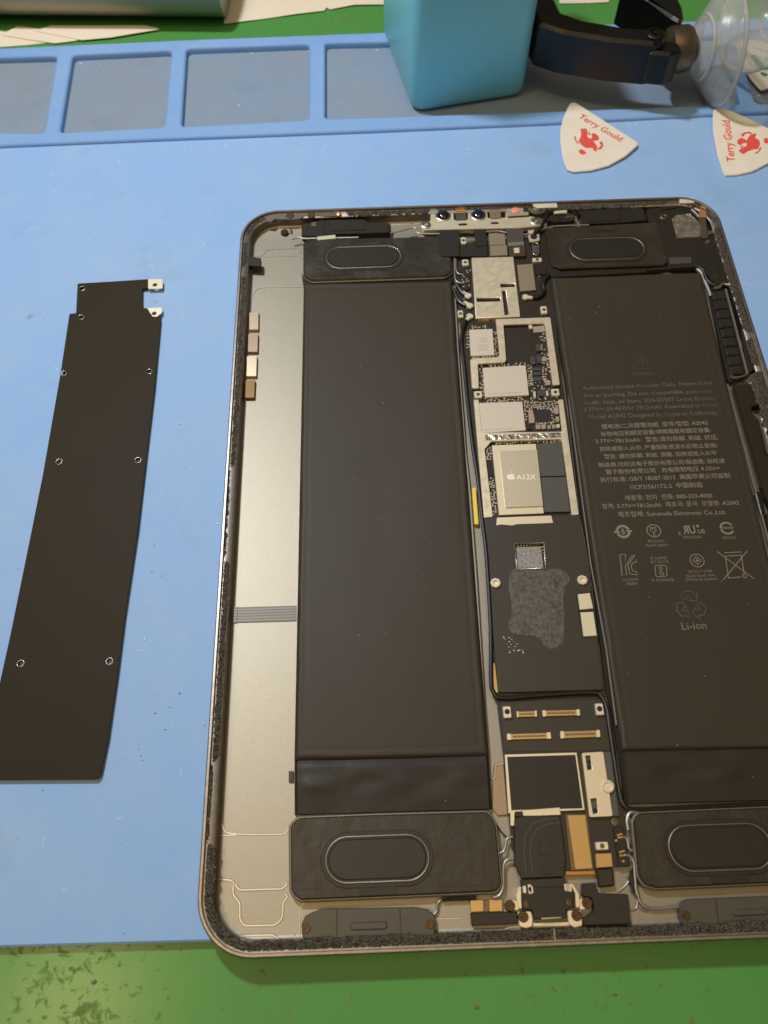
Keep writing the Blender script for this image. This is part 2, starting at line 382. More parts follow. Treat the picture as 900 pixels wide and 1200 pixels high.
# milled edges in the bare strip of case, left
rib(rnd([(-86.14,104.65),(-82.50,105.25),(-81.11,106.10),(-79.78,108.49),(-67.86,108.40),(-66.70,106.20)], 1.5))
rib(rnd([(-85.83,104.03),(-81.07,104.73),(-67.25,104.55),(-66.44,103.15)], 1.5), .18)
rib([(-85.54,74.28),(-85.97,79.52),(-85.35,84.13),(-83.76,88.09),(-81.76,89.63),(-74.01,89.55),(-66.57,89.36)], .24, sm=True)
rib([(-86.07,74.95),(-86.06,57.92),(-85.95,36.61),(-85.50,15.14),(-85.31,-13.54),(-85.30,-31.53),(-85.49,-50.83),(-85.49,-78.89),(-85.56,-87.55)], .2)
rib([(-86.20,-83.24),(-85.77,-90.50),(-84.94,-93.29),(-82.58,-95.32),(-70.09,-96.00),(-68.20,-95.29),(-67.06,-93.93)], .24, sm=True)
rib([(-86.73,-91.26),(-86.37,-94.41),(-85.47,-95.61),(-81.30,-95.99)], .2, sm=True)
rib(rnd([(-87.37,-104.06),(-86.45,-105.25),(-85.07,-106.00),(-82.00,-106.35),(-80.79,-107.61),(-79.79,-108.68),(-69.16,-108.77),(-67.47,-107.55)], 1.6), .32)
rib(rnd([(-81.58,-107.06),(-81.26,-109.65),(-79.57,-111.59),(-79.40,-115.13),(-78.29,-116.67),(-70.83,-116.83),(-68.99,-115.66),(-68.78,-111.79),(-67.42,-110.31)], 1.8), .32)
rib(rnd([(-87.12,-106.69),(-86.58,-110.49),(-85.68,-112.73),(-85.45,-116.59),(-83.01,-118.82),(-71.14,-118.90),(-68.88,-120.39),(-64.63,-120.11)], 1.8), .34)
rib([(-64.63,-120.11),(-64.72,-113.63),(-63.43,-111.81)], .15)
rib([(-31.16,-116.82),(-25.00,-116.90)], .2); rib([(-28.52,-116.98),(-28.78,-120.60),(-23.44,-120.52)], .16)
rib([(-25.26,-120.11),(-15.93,-120.15),(-13.16,-119.20),(-10.75,-119.19)], .3); rib([(16.09,-120.21),(24.39,-120.12)], .3)
rib([(21.33,-117.20),(21.52,-119.20),(22.95,-120.48)], .12, sm=True); rib([(16.46,-120.45),(28.36,-120.40)], .3)
prism('corner_clip', [(-87.27,99.04),(-85.44,101.56),(-81.35,100.56),(-81.21,96.55),(-84.41,96.84),(-87.21,97.70)], 3.0, 4.8, 'black', tab, r=.5)
tube('loose_wire', [(x, y, 3.6) for x, y in [(-87.74,-3.08),(-87.86,-5.72),(-86.69,-8.10),(-86.14,-10.72),(-87.75,-12.37),(-87.72,-15.78),(-86.92,-18.34)]], .16, 'wire_black', tab, 6)

# black adhesive left on the ledge: ragged strips
def adhesive(path, w0, w1, z=5.1, seed=0, rag=.6):
    """path: list of (x, y, nx, ny); width runs from w0 to w1 along the inward normal"""
    bm = bmesh.new(); nr = 12; rows = []
    for i, (x, y, nx, ny) in enumerate(path):
        q = Vector((x*.55, y*.55, seed*7.3)); e = noise.noise(q)*rag+noise.noise(q*2.7)*rag*.5
        e0 = noise.noise(q*1.9+Vector((9,9,0)))*.12
        end = min(1, min(i, len(path)-1-i)/4)
        row = []
        for j in range(nr+1):
            t = j/nr; d = (w0+e0)*(1-t)+(w0+(w1-w0)*(.55+.45*end)+e)*t
            h = (.42*math.sin(math.pi*min(max(t,.02),.98))**.5)*(.35+.65*end)
            h *= .75+.9*noise.noise(Vector((x+nx*d, y+ny*d, seed))*2.6)+.55*noise.noise(Vector((x+nx*d, y+ny*d, seed+4))*5.)
            row.append(bm.verts.new(((x+nx*d)*S, (y+ny*d)*S, (z-.25+max(h,-.2)+(.0 if 0<j<nr else -.3))*S)))
        rows.append(row)
    for a, b in zip(rows, rows[1:]):
        for j in range(nr): bm.faces.new((a[j], b[j], b[j+1], a[j+1]))
    bmesh.ops.recalc_face_normals(bm, faces=bm.faces)
    o = link('adhesive_residue', bm_mesh(bm, 'adhesive_residue'), 'adhesive', tab); o['kind'] = 'stuff'
    return o
def side(kind, a, b, step=.33):
    n = max(4, int(abs(b-a)/step)); out = []
    for i in range(n+1):
        t = a+(b-a)*i/n
        out.append({'L': (-TW/2, t, 1, 0), 'R': (TW/2, t, -1, 0), 'T': (t, TH/2, 0, -1), 'B': (t, -TH/2, 0, 1)}[kind])
    return out
def corner(cx, cy, a0, a1, n=36):
    return [(cx+TR*math.cos(math.radians(a0+(a1-a0)*i/n)), cy+TR*math.sin(math.radians(a0+(a1-a0)*i/n)), -math.cos(math.radians(a0+(a1-a0)*i/n)), -math.sin(math.radians(a0+(a1-a0)*i/n))) for i in range(n+1)]
adhesive(side('L', 92, 12), 1.2, 3.1, seed=1)
adhesive(side('L', 12, -19), .95, 1.7, seed=2, rag=.45)
adhesive(side('L', -20, -78), 1.2, 3.2, seed=3, rag=.35)
adhesive(side('L', -78, -98), 1.15, 1.9, seed=4, rag=.3)
adhesive(side('L', -98, -109.8)+corner(-TW/2+TR, -TH/2+TR, 180, 270)+side('B', -75.2, 75), 1.3, 3.9, seed=5, rag=.5)
adhesive(side('L', 109, 96), 1.15, 2.8, seed=6, rag=.7)
adhesive(corner(-TW/2+TR, TH/2-TR, 172, 110), 1.2, 3.2, seed=16, rag=.5)
adhesive(side('T', -50, -18), 1.1, 3.6, seed=7); adhesive(side('T', -16, 22), .9, 2.6, seed=17, rag=.3)
adhesive(side('T', 22, 58), 1.2, 3.9, seed=8); adhesive(side('T', 56, 72), .9, 3.4, seed=18)
adhesive(corner(TW/2-TR, TH/2-TR, 80, 4), 1.1, 3.6, seed=9, rag=.8)
adhesive(side('R', 108, 58), .9, 3.6, seed=10, rag=.6); adhesive(side('R', 56, 44), 1.2, 4.2, seed=11, rag=.6)
adhesive(side('R', 42, 12), 1.2, 6.0, seed=12, rag=1.1); adhesive(side('R', 10, -60), 1.2, 3.0, seed=13)
# the plain ledge at the top-left corner and its screw bosses
prism('ledge', [(-83.66,119.49),(-77.82,118.59),(-76.72,119.96),(-72.15,119.58),(-69.87,119.48),(-67.02,119.82),(-65.60,120.71),(-61.89,120.53),(-60.18,120.61),(-53.32,120.45),(-52.45,122.32),(-64.78,123.70),(-72.81,123.59),(-79.10,123.09),(-81.80,121.62)], 4.0, 5.05, 'rim', case, bev=.15, r=.5)
def screw(p, z, r=1.25, m='brass', parent=None, head=.5):
    o = lathe('screw', [(r, -.9), (r, head*.45), (r*.86, head), (r*.62, head), (r*.5, head*.35), (0, head*.2)], (p[0], p[1], z), m, parent or tab, seg=18)
    prism('screw_drive', rect(p[0], p[1], r*.75, r*.25, .6), z+head*.2, z+head*.42, 'dark_hole', o, bev=0)
    return o
for p in [(-71.04,121.20),(-63.04,121.22)]: screw(p, 5.05, 1.5, 'bronze', tab, .35)
screw([(-73.42,116.33)][0], 1.6, 1.5)
prism('steel_tab', [(-71.51,117.98),(-70.64,117.94),(-70.61,116.05),(-71.47,116.09)], 1, 1.9, 'steel', tab)
prism('thin_bracket', [(-62.17,121.71),(-55.60,121.40),(-54.73,122.72),(-52.44,122.61),(-51.89,120.59),(-53.32,120.26),(-55.89,120.30),(-62.17,120.75)], 4.95, 5.4, 'steel', tab, r=.3)
lathe('solder_dot', [(1.1,0),(1.0,.5),(.5,.8),(0,.85)], (*[(-52.74,120.95)][0], 5.1), 'copper', tab, seg=14)

# ------------------------------------------------------------------ batteries
def cell_h(x, y):
    """gentle puffiness of the pouch cells, mm above 4.2"""
    return .16*noise.noise(Vector((x*.035, y*.022, 5)))+.05*noise.noise(Vector((x*.11, y*.05, 8)))
def battery(pts, fold, label, seed=1):
    """pts: four corners, top left, top right, bottom right, bottom left; a soft pouch with a rounded, slightly wavy edge"""
    a, b, c, d = [Vector(p) for p in pts]; nx, ny = 64, 150; bm = bmesh.new(); V = []
    W_ = (b-a).length; H_ = (a-d).length
    def prof(t, n, L_):                       # samples crowded towards the edges
        u = t/n; return .5-.5*math.cos(math.pi*u)
    for j in range(ny+1):
        row = []; v = prof(j, ny, H_)
        for i in range(nx+1):
            u = prof(i, nx, W_); p = (a*(1-u)+b*u)*(1-v)+(d*(1-u)+c*u)*v
            e = min(u*W_, (1-u)*W_, v*H_, (1-v)*H_); ew = e+.35*noise.noise(Vector((p.x*.12, p.y*.12, seed)))*min(1, e)
            z = 4.2+cell_h(p.x, p.y)
            if ew < 1.3: z -= 1.1*(1-max(ew, 0)/1.3)**2.2
            z -= .07*math.exp(-((ew-2.6)/.45)**2)       # the seam that runs round the pouch
            row.append(bm.verts.new((p.x*S, p.y*S, z*S)))
        V.append(row)
    for j in range(ny):
        for i in range(nx): bm.faces.new((V[j][i], V[j+1][i], V[j+1][i+1], V[j][i+1]))
    ring = [V[0][i] for i in range(nx+1)]+[V[j][nx] for j in range(1, ny+1)]+[V[ny][i] for i in range(nx-1, -1, -1)]+[V[j][0] for j in range(ny-1, 0, -1)]
    low = [bm.verts.new((v_.co.x, v_.co.y, (FL+.05)*S)) for v_ in ring]; k = len(ring)
    for i in range(k): bm.faces.new((ring[i], low[i], low[(i+1)%k], ring[(i+1)%k]))
    bm.faces.new(low); bmesh.ops.recalc_face_normals(bm, faces=bm.faces)
    body = link('battery', bm_mesh(bm, 'battery'), 'battery', tab, True); body['label'] = label
    # wrinkled fold of film at the lower end
    bm = bmesh.new(); nx, ny = 60, 18; V = []
    a, b, c, d = [Vector(p) for p in fold]
    for j in range(ny+1):
        row = []
        for i in range(nx+1):
            u, v = i/nx, j/ny; p = (a*(1-u)+b*u)*(1-v)+(d*(1-u)+c*u)*v
            h = 3.75-.55*v**1.6-.5*math.exp(-(v/.07)**2)+1.3*math.exp(-((v-.45+.18*noise.noise(Vector((p.x*.06,0,seed))))/.14)**2)*noise.noise(Vector((p.x*.075, 0, seed+1)))+.22*noise.noise(Vector((p.x*.10, p.y*.22, 3)))
            if u in (0, 1): h -= .9
            row.append(bm.verts.new((p.x*S, p.y*S, h*S)))
        V.append(row)
    for j in range(ny):
        for i in range(nx): bm.faces.new((V[j][i], V[j+1][i], V[j+1][i+1], V[j][i+1]))
    base = [bm.verts.new((v.co.x, v.co.y, 1.1*S)) for v in V[ny]]
    for i in range(nx): bm.faces.new((V[ny][i], base[i], base[i+1], V[ny][i+1]))
    for ed in (0, nx):
        bs = [bm.verts.new((V[j][ed].co.x, V[j][ed].co.y, 1.1*S)) for j in range(ny+1)]
        for j in range(ny): bm.faces.new((V[j][ed], V[j+1][ed], bs[j+1], bs[j]))
    bmesh.ops.recalc_face_normals(bm, faces=bm.faces)
    link('battery_fold', bm_mesh(bm, 'battery_fold'), 'battery_fold', body, True)
    return body
bl = battery([(-65.71,88.63),(-12.31,87.44),(-14.71,-78.96),(-66.34,-78.28)], [(-66.35,-78.15),(-14.69,-78.83),(-15.05,-91.96),(-66.13,-91.53)], 'plain black battery cell between the bare case and the circuit board')
br = battery([(22.98,87.47),(77.39,87.45),(71.34,-79.91),(20.34,-79.06)], [(20.39,-78.91),(71.42,-79.78),(71.58,-92.57),(19.34,-91.94)], 'black battery cell with printed text and marks')
prism('pull_tab', [(-67.98,-80.42),(-66.74,-80.47),(-66.69,-83.27),(-67.92,-83.23)], 1.02, 1.7, 'flex', bl, bev=.05)
Z = 4.235
lines = [
 ('Authorized Service Provider Only. Potential for', [(27.28,38.26),(70.45,38.64)], 'ink_faded'),
 ('fire or burning. Do not disassemble, puncture,', [(27.35,35.23),(69.74,35.44)], 'ink_faded'),
 ('crush, heat, or burn. 020-02507 Li-ion Battery', [(26.94,32.43),(70.06,32.50)], 'ink_faded'),
 ('3.77V\u2393 29.45Whr 7812mAh Assembled in China', [(26.38,29.66),(70.20,29.79)], 'ink_faded'),
 ('Model A2042 Designed by Apple in California', [(27.59,26.85),(69.08,26.79)], 'ink_faded'),
 ('锂电池/二次鋰電池組  型号/型號: A2042', [(31.10,22.83),(65.50,22.96)], 'ink'),
 ('标称电压和额定容量/標稱電壓和額定容量:', [(30.43,19.98),(65.83,20.15)], 'ink'),
 ('3.77V\u23937812mAh   警告:请勿拆解, 刺破, 挤压,', [(28.34,17.40),(67.54,17.31)], 'ink'),
 ('加热或投入火中, 严重鼓胀或浸水后禁止使用/', [(29.19,14.46),(66.71,14.27)], 'ink'),
 ('警告: 請勿拆解, 刺破, 擠壓, 加熱或投入火中', [(30.17,11.55),(65.66,11.52)], 'ink'),
 ('制造商:欣旺达电子股份有限公司/製造商: 欣旺達', [(27.90,8.55),(67.71,8.50)], 'ink'),
 ('電子股份有限公司   充电限制电压 4.35V\u2393', [(29.77,5.91),(65.69,5.92)], 'ink'),
 ('执行标准: GB/T 18287-2013  美国苹果公司监制', [(27.63,3.22),(68.06,3.20)], 'ink'),
 ('1ICP3/56/172-2  中国制造', [(36.49,0.26),(58.88,0.24)], 'ink'),
 ('제품명: 전지  전화: 080-333-4000', [(34.08,-3.49),(61.07,-3.62)], 'ink'),
 ('정격: 3.77V\u23937812mAh  제조국: 중국  모델명: A2042', [(26.65,-6.11),(68.63,-6.39)], 'ink'),
 ('제조업체: Sunwoda Electronic Co.,Ltd.', [(31.04,-9.05),(63.87,-9.44)], 'ink'),
 ('WARNING', [(44.77,43.19),(52.16,43.15)], 'ink_ghost'),
 ('7812mAh', [(38.36,-18.33),(43.36,-18.32)], 'ink_small'), ('Apple Japan', [(37.62,-19.60),(44.12,-19.59)], 'ink_small'),
 ('MH45568', [(49.36,-17.45),(54.69,-17.45)], 'ink_small'), ('R39121', [(61.06,-18.12),(64.83,-18.07)], 'ink_small'),
 ('YU10349-', [(28.78,-30.48),(33.68,-30.41)], 'ink_small'), ('18009', [(29.78,-31.76),(32.96,-31.69)], 'ink_small'),
 ('IS 16046/', [(38.19,-23.92),(43.10,-23.84)], 'ink_small'), ('IEC 62133', [(38.03,-25.12),(43.23,-25.06)], 'ink_small'),
 ('R-41026638', [(37.33,-30.81),(43.79,-30.87)], 'ink_small'),
 ('TIS 2217-2548', [(48.24,-28.60),(55.37,-28.54)], 'ink_small'), ('Apple South Asia', [(47.49,-29.83),(56.06,-29.83)], 'ink_small'), ('(Thailand) Limited', [(47.13,-31.00),(56.40,-31.03)], 'ink_small'),
 ('Li-ion', [(43.14,-45.10),(50.11,-45.00)], 'ink_small'),
]
for s, (p0, p1), m in lines: text('printed_text', s, p0, p1, Z, m, br, zf=cell_h, bold=.004 if m == 'ink' else 0)
# marks under the text
t = [(49.10,50.23),(45.38,45.33),(51.79,45.25)]; strokes('printed_mark', [[t[0], t[1], t[2], t[0]], [((t[0][0]*.7+t[1][0]*.15+t[2][0]*.15), t[0][1]*.7+t[1][1]*.3), (t[0][0]*.4+t[1][0]*.3+t[2][0]*.3, t[0][1]*.4+t[1][1]*.6)]], .28, Z, 'ink_ghost', br, zf=cell_h)
def unit(k): return k*.0619            # mark sizes in mm
x, y = [(31.63,-14.86)][0]; r = unit(30)
strokes('printed_mark', [arc(x, y, r, 20, 160), arc(x, y, r, 200, 340)], .75, Z, 'ink', br, zf=cell_h); text('printed_text', '5', (x-.55, y), (x+.55, y), Z, 'ink', br, zf=cell_h, bold=.03)
poly_flat('printed_mark', [[(x+r-1.1, y+.4), (x+r+1.1, y+.4), (x+r, y-.9)], [(x-r-1.1, y-.4), (x-r+1.1, y-.4), (x-r, y+.9)]], Z, 'ink', br, zf=cell_h)
x, y = [(40.87,-14.95)][0]; r = unit(33)
strokes('printed_mark', [arc(x, y, r, 0, 360, 28)], .26, Z, 'ink', br, zf=cell_h); text('printed_text', 'PS', (x-.95, y+.6), (x+.95, y+.6), Z, 'ink', br, zf=cell_h); text('printed_text', 'E', (x-.4, y-.9), (x+.4, y-.9), Z, 'ink', br, zf=cell_h)
p = [(49.56,-14.95),(53.37,-14.82)]; text('printed_text', 'UR', (p[1][0], p[1][1]), (p[0][0], p[0][1]), Z, 'ink', br, zf=cell_h, height=-3.9, bold=.02)
p = [(48.11,-15.87),(49.00,-15.84),(54.06,-15.69),(56.15,-15.63),(54.32,-13.88)]; text('printed_text', 'c', p[0], p[1], Z, 'ink', br, zf=cell_h); text('printed_text', 'US', p[2], p[3], Z, 'ink', br, zf=cell_h, bold=.02); poly_flat('printed_mark', [circ(*p[4], .45)], Z, 'ink', br, zf=cell_h)
x, y = [(62.98,-14.93)][0]; r = unit(30)
strokes('printed_mark', [arc(x, y, r, 30, 180), arc(x, y, r, 190, 330)], .55, Z, 'ink', br, zf=cell_h); strokes('printed_mark', [[(x-r*.8, y+.1), (x+r*1.1, y+.1)]], .7, Z, 'ink_faded', br, zf=cell_h)
q = [(29.41,-22.42),(28.90,-29.10),(30.27,-28.95),(30.42,-25.96),(33.09,-22.70),(33.82,-22.73),(31.20,-25.73),(31.30,-28.66),(33.32,-29.01),(33.36,-28.08),(32.31,-27.77),(32.04,-26.56),(32.49,-25.37),(33.81,-24.89),(33.95,-24.09)]
strokes('printed_mark', [[q[0], q[1], q[2], q[3]], [q[0], [(31.04,-22.35)][0], q[3], q[4], q[5], q[6]], [q[6], q[7], q[8], q[9], q[10], q[11], q[12], q[13], q[14]]], .24, Z, 'ink', br, zf=cell_h)
q = rnd([(39.10,-26.30),(42.44,-26.24),(42.06,-29.74),(38.67,-29.88)], .6); x, y = [(40.62,-28.03)][0]
strokes('printed_mark', [q+[q[0]], arc(x, y+.85, .5, 0, 360, 12), arc(x, y-.85, .5, 0, 360, 12), [(x, y+.35), (x-.3, y), (x, y-.35)]], .2, Z, 'ink', br, zf=cell_h)
x, y = [(51.80,-25.13)][0]; r = unit(33)
strokes('printed_mark', [arc(x, y, r, 0, 360, 28), [(x, y+1.35), (x-1.35, y), (x, y-1.35), (x+1.35, y), (x, y+1.35)], [(x, y+.7), (x, y-.7)], [(x-.7, y), (x+.7, y)]], .24, Z, 'ink', br, zf=cell_h)
q = [(58.26,-22.47),(67.04,-31.51),(67.22,-22.69),(58.05,-31.56),(60.45,-22.97),(65.31,-22.89),(65.18,-23.97),(60.39,-24.05),(59.69,-31.09),(63.93,-30.73),(60.94,-22.99),(60.93,-31.01)]
strokes('printed_mark', [[q[0], q[1]], [q[2], q[3]], [q[4], q[5], q[6], q[7], q[4]], [q[7], q[8]], [q[8], [(63.41,-30.85)][0]], [q[6], [(64.60,-29.97)][0]], arc(*[(64.50,-30.62)][0], .55, 0, 360, 12)], .24, Z, 'ink', br, zf=cell_h)
x, y = [(46.91,-39.02)][0]
ar = []
for k3 in range(3):
    a = math.radians(90+120*k3); ca, sa = math.cos(a), math.sin(a)
    loc = [(-1.9,2.1),(-.9,3.6),(.9,3.6),(1.5,2.6),(2.2,3.0),(1.7,1.0),(-.1,1.3),(.5,1.7),(0,2.5),(-.8,1.4)]
    P3 = [(x+1.2*(px_*sa+py_*ca), y+1.2*(-px_*ca+py_*sa)) for px_, py_ in loc]; ar.append(P3+[P3[0]])
strokes('printed_mark', ar, .22, Z, 'ink_faded', br, zf=cell_h)

# ------------------------------------------------------------------ speakers
def speaker(pts, ring_c, rw, rh, label, rot=0, frame=True, fo=.5, patches=(), tabp=None):
    body = prism('speaker', rnd(pts, 2.2, 5), 1.3, 4.3, 'film', tab, bev=.4); body['label'] = label
    if frame: prism('speaker_frame', rnd(inset(pts, -fo), 2.4, 5), 1.1, 3.7, 'alu', body, bev=.35)
    cx, cy = ring_c
    so = stadium(cx, cy, rw+2.2, rh+2.2, 14, rot); prism('ring_seat', so, 4.31, 4.5, 'black', body, bev=.12)
    tube('speaker_ring', lift(stadium(cx, cy, rw-.3, rh-.3, 14, rot), 4.52), .28, 'rose', body, 6, .8, False, True)
    prism('diaphragm', stadium(cx, cy, rw-1.4, rh-1.4, 14, rot), 4.3, 4.75, 'black', body, bev=.3)
    for q in patches: prism('film_patch', q, 4.2, 4.36, 'film', body, bev=.05, r=.8)
    if tabp: prism('damper', tabp, 4.2, 4.42, 'black', body, bev=.05, r=.8)
    return body
speaker([(-65.83,108.44),(-64.58,109.68),(-16.54,109.05),(-11.86,107.97),(-12.24,91.28),(-14.74,89.35),(-62.86,89.35),(-65.64,91.65)], [(-43.89,99.62)][0], 27.4, 10.6, 'speaker at the top left above the plain battery', fo=.32, tabp=[(-48.96,108.82),(-39.04,108.94),(-39.09,107.21),(-48.78,107.09)])
speaker([(23.86,109.91),(25.54,111.46),(65.45,112.62),(66.61,110.92),(66.44,93.89),(65.22,91.11),(27.27,91.29),(24.09,92.72)], [(45.28,99.65)][0], 27.4, 10.8, 'speaker at the top right above the printed battery', frame=False, patches=[[(24.37,107.72),(32.02,108.18),(31.97,93.91),(24.83,93.20)]], tabp=[(40.60,109.40),(49.54,109.67),(49.79,108.17),(40.88,108.04)])
speaker([(-67.04,-94.23),(-64.89,-92.47),(-45.22,-92.45),(-16.14,-92.77),(-14.69,-95.90),(-14.58,-109.72),(-16.00,-111.39),(-39.50,-111.52),(-64.20,-111.60),(-66.53,-109.82)], [(-45.06,-102.88)][0], 26.0, 10.9, 'speaker at the bottom left beside the charging port', patches=[[(-66.03,-93.78),(-59.28,-93.55),(-59.26,-109.24),(-65.77,-109.30)], [(-31.63,-94.23),(-18.68,-94.07),(-18.51,-109.94),(-31.61,-109.77)]], tabp=[(-50.04,-109.27),(-40.34,-109.32),(-40.41,-111.19),(-49.91,-111.15)])
speaker([(20.27,-96.33),(21.91,-94.44),(39.86,-94.36),(58.51,-94.21),(74.96,-94.18),(75.01,-111.71),(50.75,-111.82),(23.38,-112.00),(20.39,-111.14),(19.33,-108.80)], [(40.88,-103.24)][0], 26.0, 10.9, 'speaker at the bottom right under the printed battery', patches=[[(20.90,-94.98),(29.43,-94.93),(27.18,-109.83),(20.06,-110.00)]], tabp=[(36.85,-109.55),(47.15,-109.58),(46.21,-111.58),(36.88,-111.50)])
prism('speaker_base_and_gap_fill', [(-66.68,94.69),(-65.41,92.16),(-62.51,90.67),(-15.08,90.44),(-11.40,92.74),(-11.05,89.17),(-12.18,87.86),(-65.98,88.52)], 1.1, 2.6, 'wire_black', tab, bev=.1)  # black filler added between speaker and battery to draw the dark gap
prism('speaker_base_and_gap_fill', [(22.66,112.98),(24.54,113.58),(24.03,94.25),(27.45,90.87),(57.46,91.44),(60.10,92.61),(66.46,92.97),(66.56,91.03),(58.00,89.11),(21.33,88.22),(20.02,89.29)], 1.2, 3.0, 'black', tab, r=.6)

# ------------------------------------------------------------------ antenna brackets along the edges
def bracket(pts, z1, screws, slots, seams, label, m='bracket', r=1.2):
    b = prism('antenna_bracket', rnd(pts, r, 4), 1.2, z1, m, tab, bev=.25); b['label'] = label
    for p in screws: screw(p, z1, 1.05, 'brass', b, .25)
    for q in slots:
        prism('embossed_slot', q, z1-.1, z1+.35, m, b, bev=.25, r=.9)
    for s_ in seams: strokes('seam', [s_], .22, z1+.006, 'dark_hole', b)
    return b
bracket([(-63.74,-120.06),(-63.94,-116.72),(-63.02,-115.00),(-61.45,-114.35),(-59.08,-113.58),(-36.58,-114.01),(-33.06,-114.63),(-31.34,-116.10),(-31.29,-117.85),(-31.87,-120.74)], 3.4, [(-62.76,-117.81),(-32.71,-117.94)], [[(-52.18,-116.85),(-43.00,-116.89),(-43.23,-118.69),(-52.21,-118.59)], [(-51.68,-119.64),(-43.89,-119.71),(-43.91,-120.46),(-51.69,-120.40)]], [[(-55.37,-113.85),(-55.42,-120.07)], [(-39.90,-114.11),(-39.86,-120.33)]], 'antenna bracket below the bottom left speaker')
bracket([(28.32,-120.63),(28.05,-118.22),(28.50,-116.01),(29.60,-115.03),(31.28,-114.60),(50.42,-114.57),(58.58,-114.53),(61.76,-116.15),(61.03,-120.36)], 3.4, [(29.54,-118.19)], [[(41.11,-117.26),(49.50,-117.15),(49.32,-118.75),(40.76,-118.78)]], [[(37.44,-114.69),(36.99,-120.73)]], 'antenna bracket below the bottom right speaker')
bracket([(-66.78,117.85),(-58.23,119.97),(-57.71,111.14),(-66.71,111.99)], 4.0, [(-65.42,116.74)], [], [], 'small black bracket in the top left corner', 'black', .4)
prism('steel_tab', [(-63.30,118.56),(-61.26,118.76),(-61.26,116.84),(-63.18,116.78)], 3.6, 4.15, 'steel', tab)
bracket([(-58.22,119.16),(-42.70,118.88),(-42.00,116.92),(-35.80,117.23),(-33.19,115.63),(-33.87,111.71),(-42.34,111.67),(-58.22,111.82)], 4.5, [(-34.79,115.52)], [[(-56.62,118.30),(-43.25,118.27),(-42.95,112.97),(-56.64,113.02)]], [], 'antenna block along the top edge, left', 'black', .8)
bracket([(38.36,118.13),(39.44,119.64),(53.70,120.05),(60.32,120.94),(62.41,119.16),(62.56,113.44),(52.89,112.71),(37.98,112.70)], 4.5, [(60.79,116.24)], [[(39.32,118.68),(53.29,118.98),(52.71,113.54),(38.97,113.47)]], [], 'antenna block along the top edge, right', 'black', .8)
prism('steel_tab', [(37.59,120.19),(39.59,120.37),(39.46,118.18),(37.47,118.00)], 2, 4.3, 'brass', tab)
# ------------------------------------------------------------------ top right corner
prism('corner_cover', [(63.35,119.71),(69.55,120.54),(83.70,120.73),(84.98,117.30),(82.40,114.64),(85.69,106.95),(85.61,96.97),(84.95,81.38),(80.34,82.84),(79.46,86.66),(77.13,90.09),(66.17,90.59),(65.91,99.18),(66.69,111.92),(63.12,113.05)], 1.3, 4.0, 'black', tab, r=.9)
screw([(69.31,115.41)][0], 4.0, 1.5, 'bronze', tab, .25)
prism('foil_patch', [(72.03,113.88),(74.28,115.85),(79.09,116.18),(80.36,113.90),(81.90,111.08),(81.01,104.68),(71.90,105.30)], 4.0, 4.25, 'foil', tab, bev=.05, r=.4)
prism('foil_edge', [(71.97,105.17),(80.57,105.58),(80.43,104.24),(71.90,104.10)], 4.0, 4.2, 'alu_edge', tab, bev=.05)
prism('copper_pad', [(83.49,119.27),(85.36,118.63),(84.65,113.11),(81.75,113.52)], 4.0, 5.2, 'copper', tab, r=.3)
prism('grey_strip', [(82.10,113.57),(84.67,113.45),(83.14,103.34),(80.88,103.31)], 4.0, 4.5, 'bracket', tab, r=.3)
prism('steel_clip', [(83.73,106.84),(86.50,107.11),(87.87,106.64),(87.48,105.32),(86.42,105.63),(83.56,104.96)], 4.0, 4.6, 'steel', tab, r=.3)
tube('steel_clip', lift([(80.05,117.78),(80.97,116.21),(81.88,113.95)], 4.6), .5, 'steel', tab, 8)
prism('cover_tab', [(67.17,94.75),(75.03,94.59),(74.73,91.56),(66.76,91.41)], 4.0, 4.2, 'bracket', tab, bev=.05, r=.3)
prism('cover_tab', [(68.71,120.72),(75.09,121.13),(74.84,119.38),(68.59,118.76)], 3, 4.4, 'black', tab, r=.3)
prism('rim_label', [(20.58,123.07),(29.68,123.20),(29.80,120.54),(25.00,120.55),(22.03,120.41),(20.79,121.57)], 4.8, 5.5, 'label_white', tab, bev=.06, r=.5)
prism('rim_label', [(76.37,123.11),(81.67,123.14),(81.41,120.47),(75.88,120.45)], 4.8, 5.55, 'label_white', tab, bev=.06, r=.3)
screw([(81.87,84.62)][0], 3.9, 1.2, 'bronze', tab, .4)
screw([(82.86,101.80)][0], 4.0, .9, 'steel', tab, .3)
prism('edge_bracket', [(84.18,103.32),(86.91,104.54),(87.86,101.15),(87.35,89.44),(87.47,81.78),(83.72,81.95),(83.93,87.04)], 3.2, 4.4, 'black', tab, r=.6)
prism('edge_bracket', [(81.02,86.83),(83.62,87.35),(83.48,80.43),(80.67,80.56)], 3.2, 4.1, 'black', tab, r=.3)
# cable along the right battery's top edge and corner
tube('cable', [(x, y, 3.9) for x, y in [(58.08,89.03),(64.75,89.49),(71.41,89.85),(76.36,89.84),(78.13,87.36),(78.62,83.22),(80.57,80.98),(84.24,81.03)]], .75, 'wire_black', tab, 8)
tube('bright_edge', [(x, y, 3.4) for x, y in [(76.44,89.45),(77.68,86.77),(77.97,83.18),(78.36,79.41),(78.47,76.23)]], .7, 'wire_grey', tab, 8)
tube('steel_clip', [(x, y, 4.2) for x, y in [(80.05,79.13),(82.22,79.78),(83.74,81.10),(86.38,80.23)]], .55, 'steel', tab, 8)
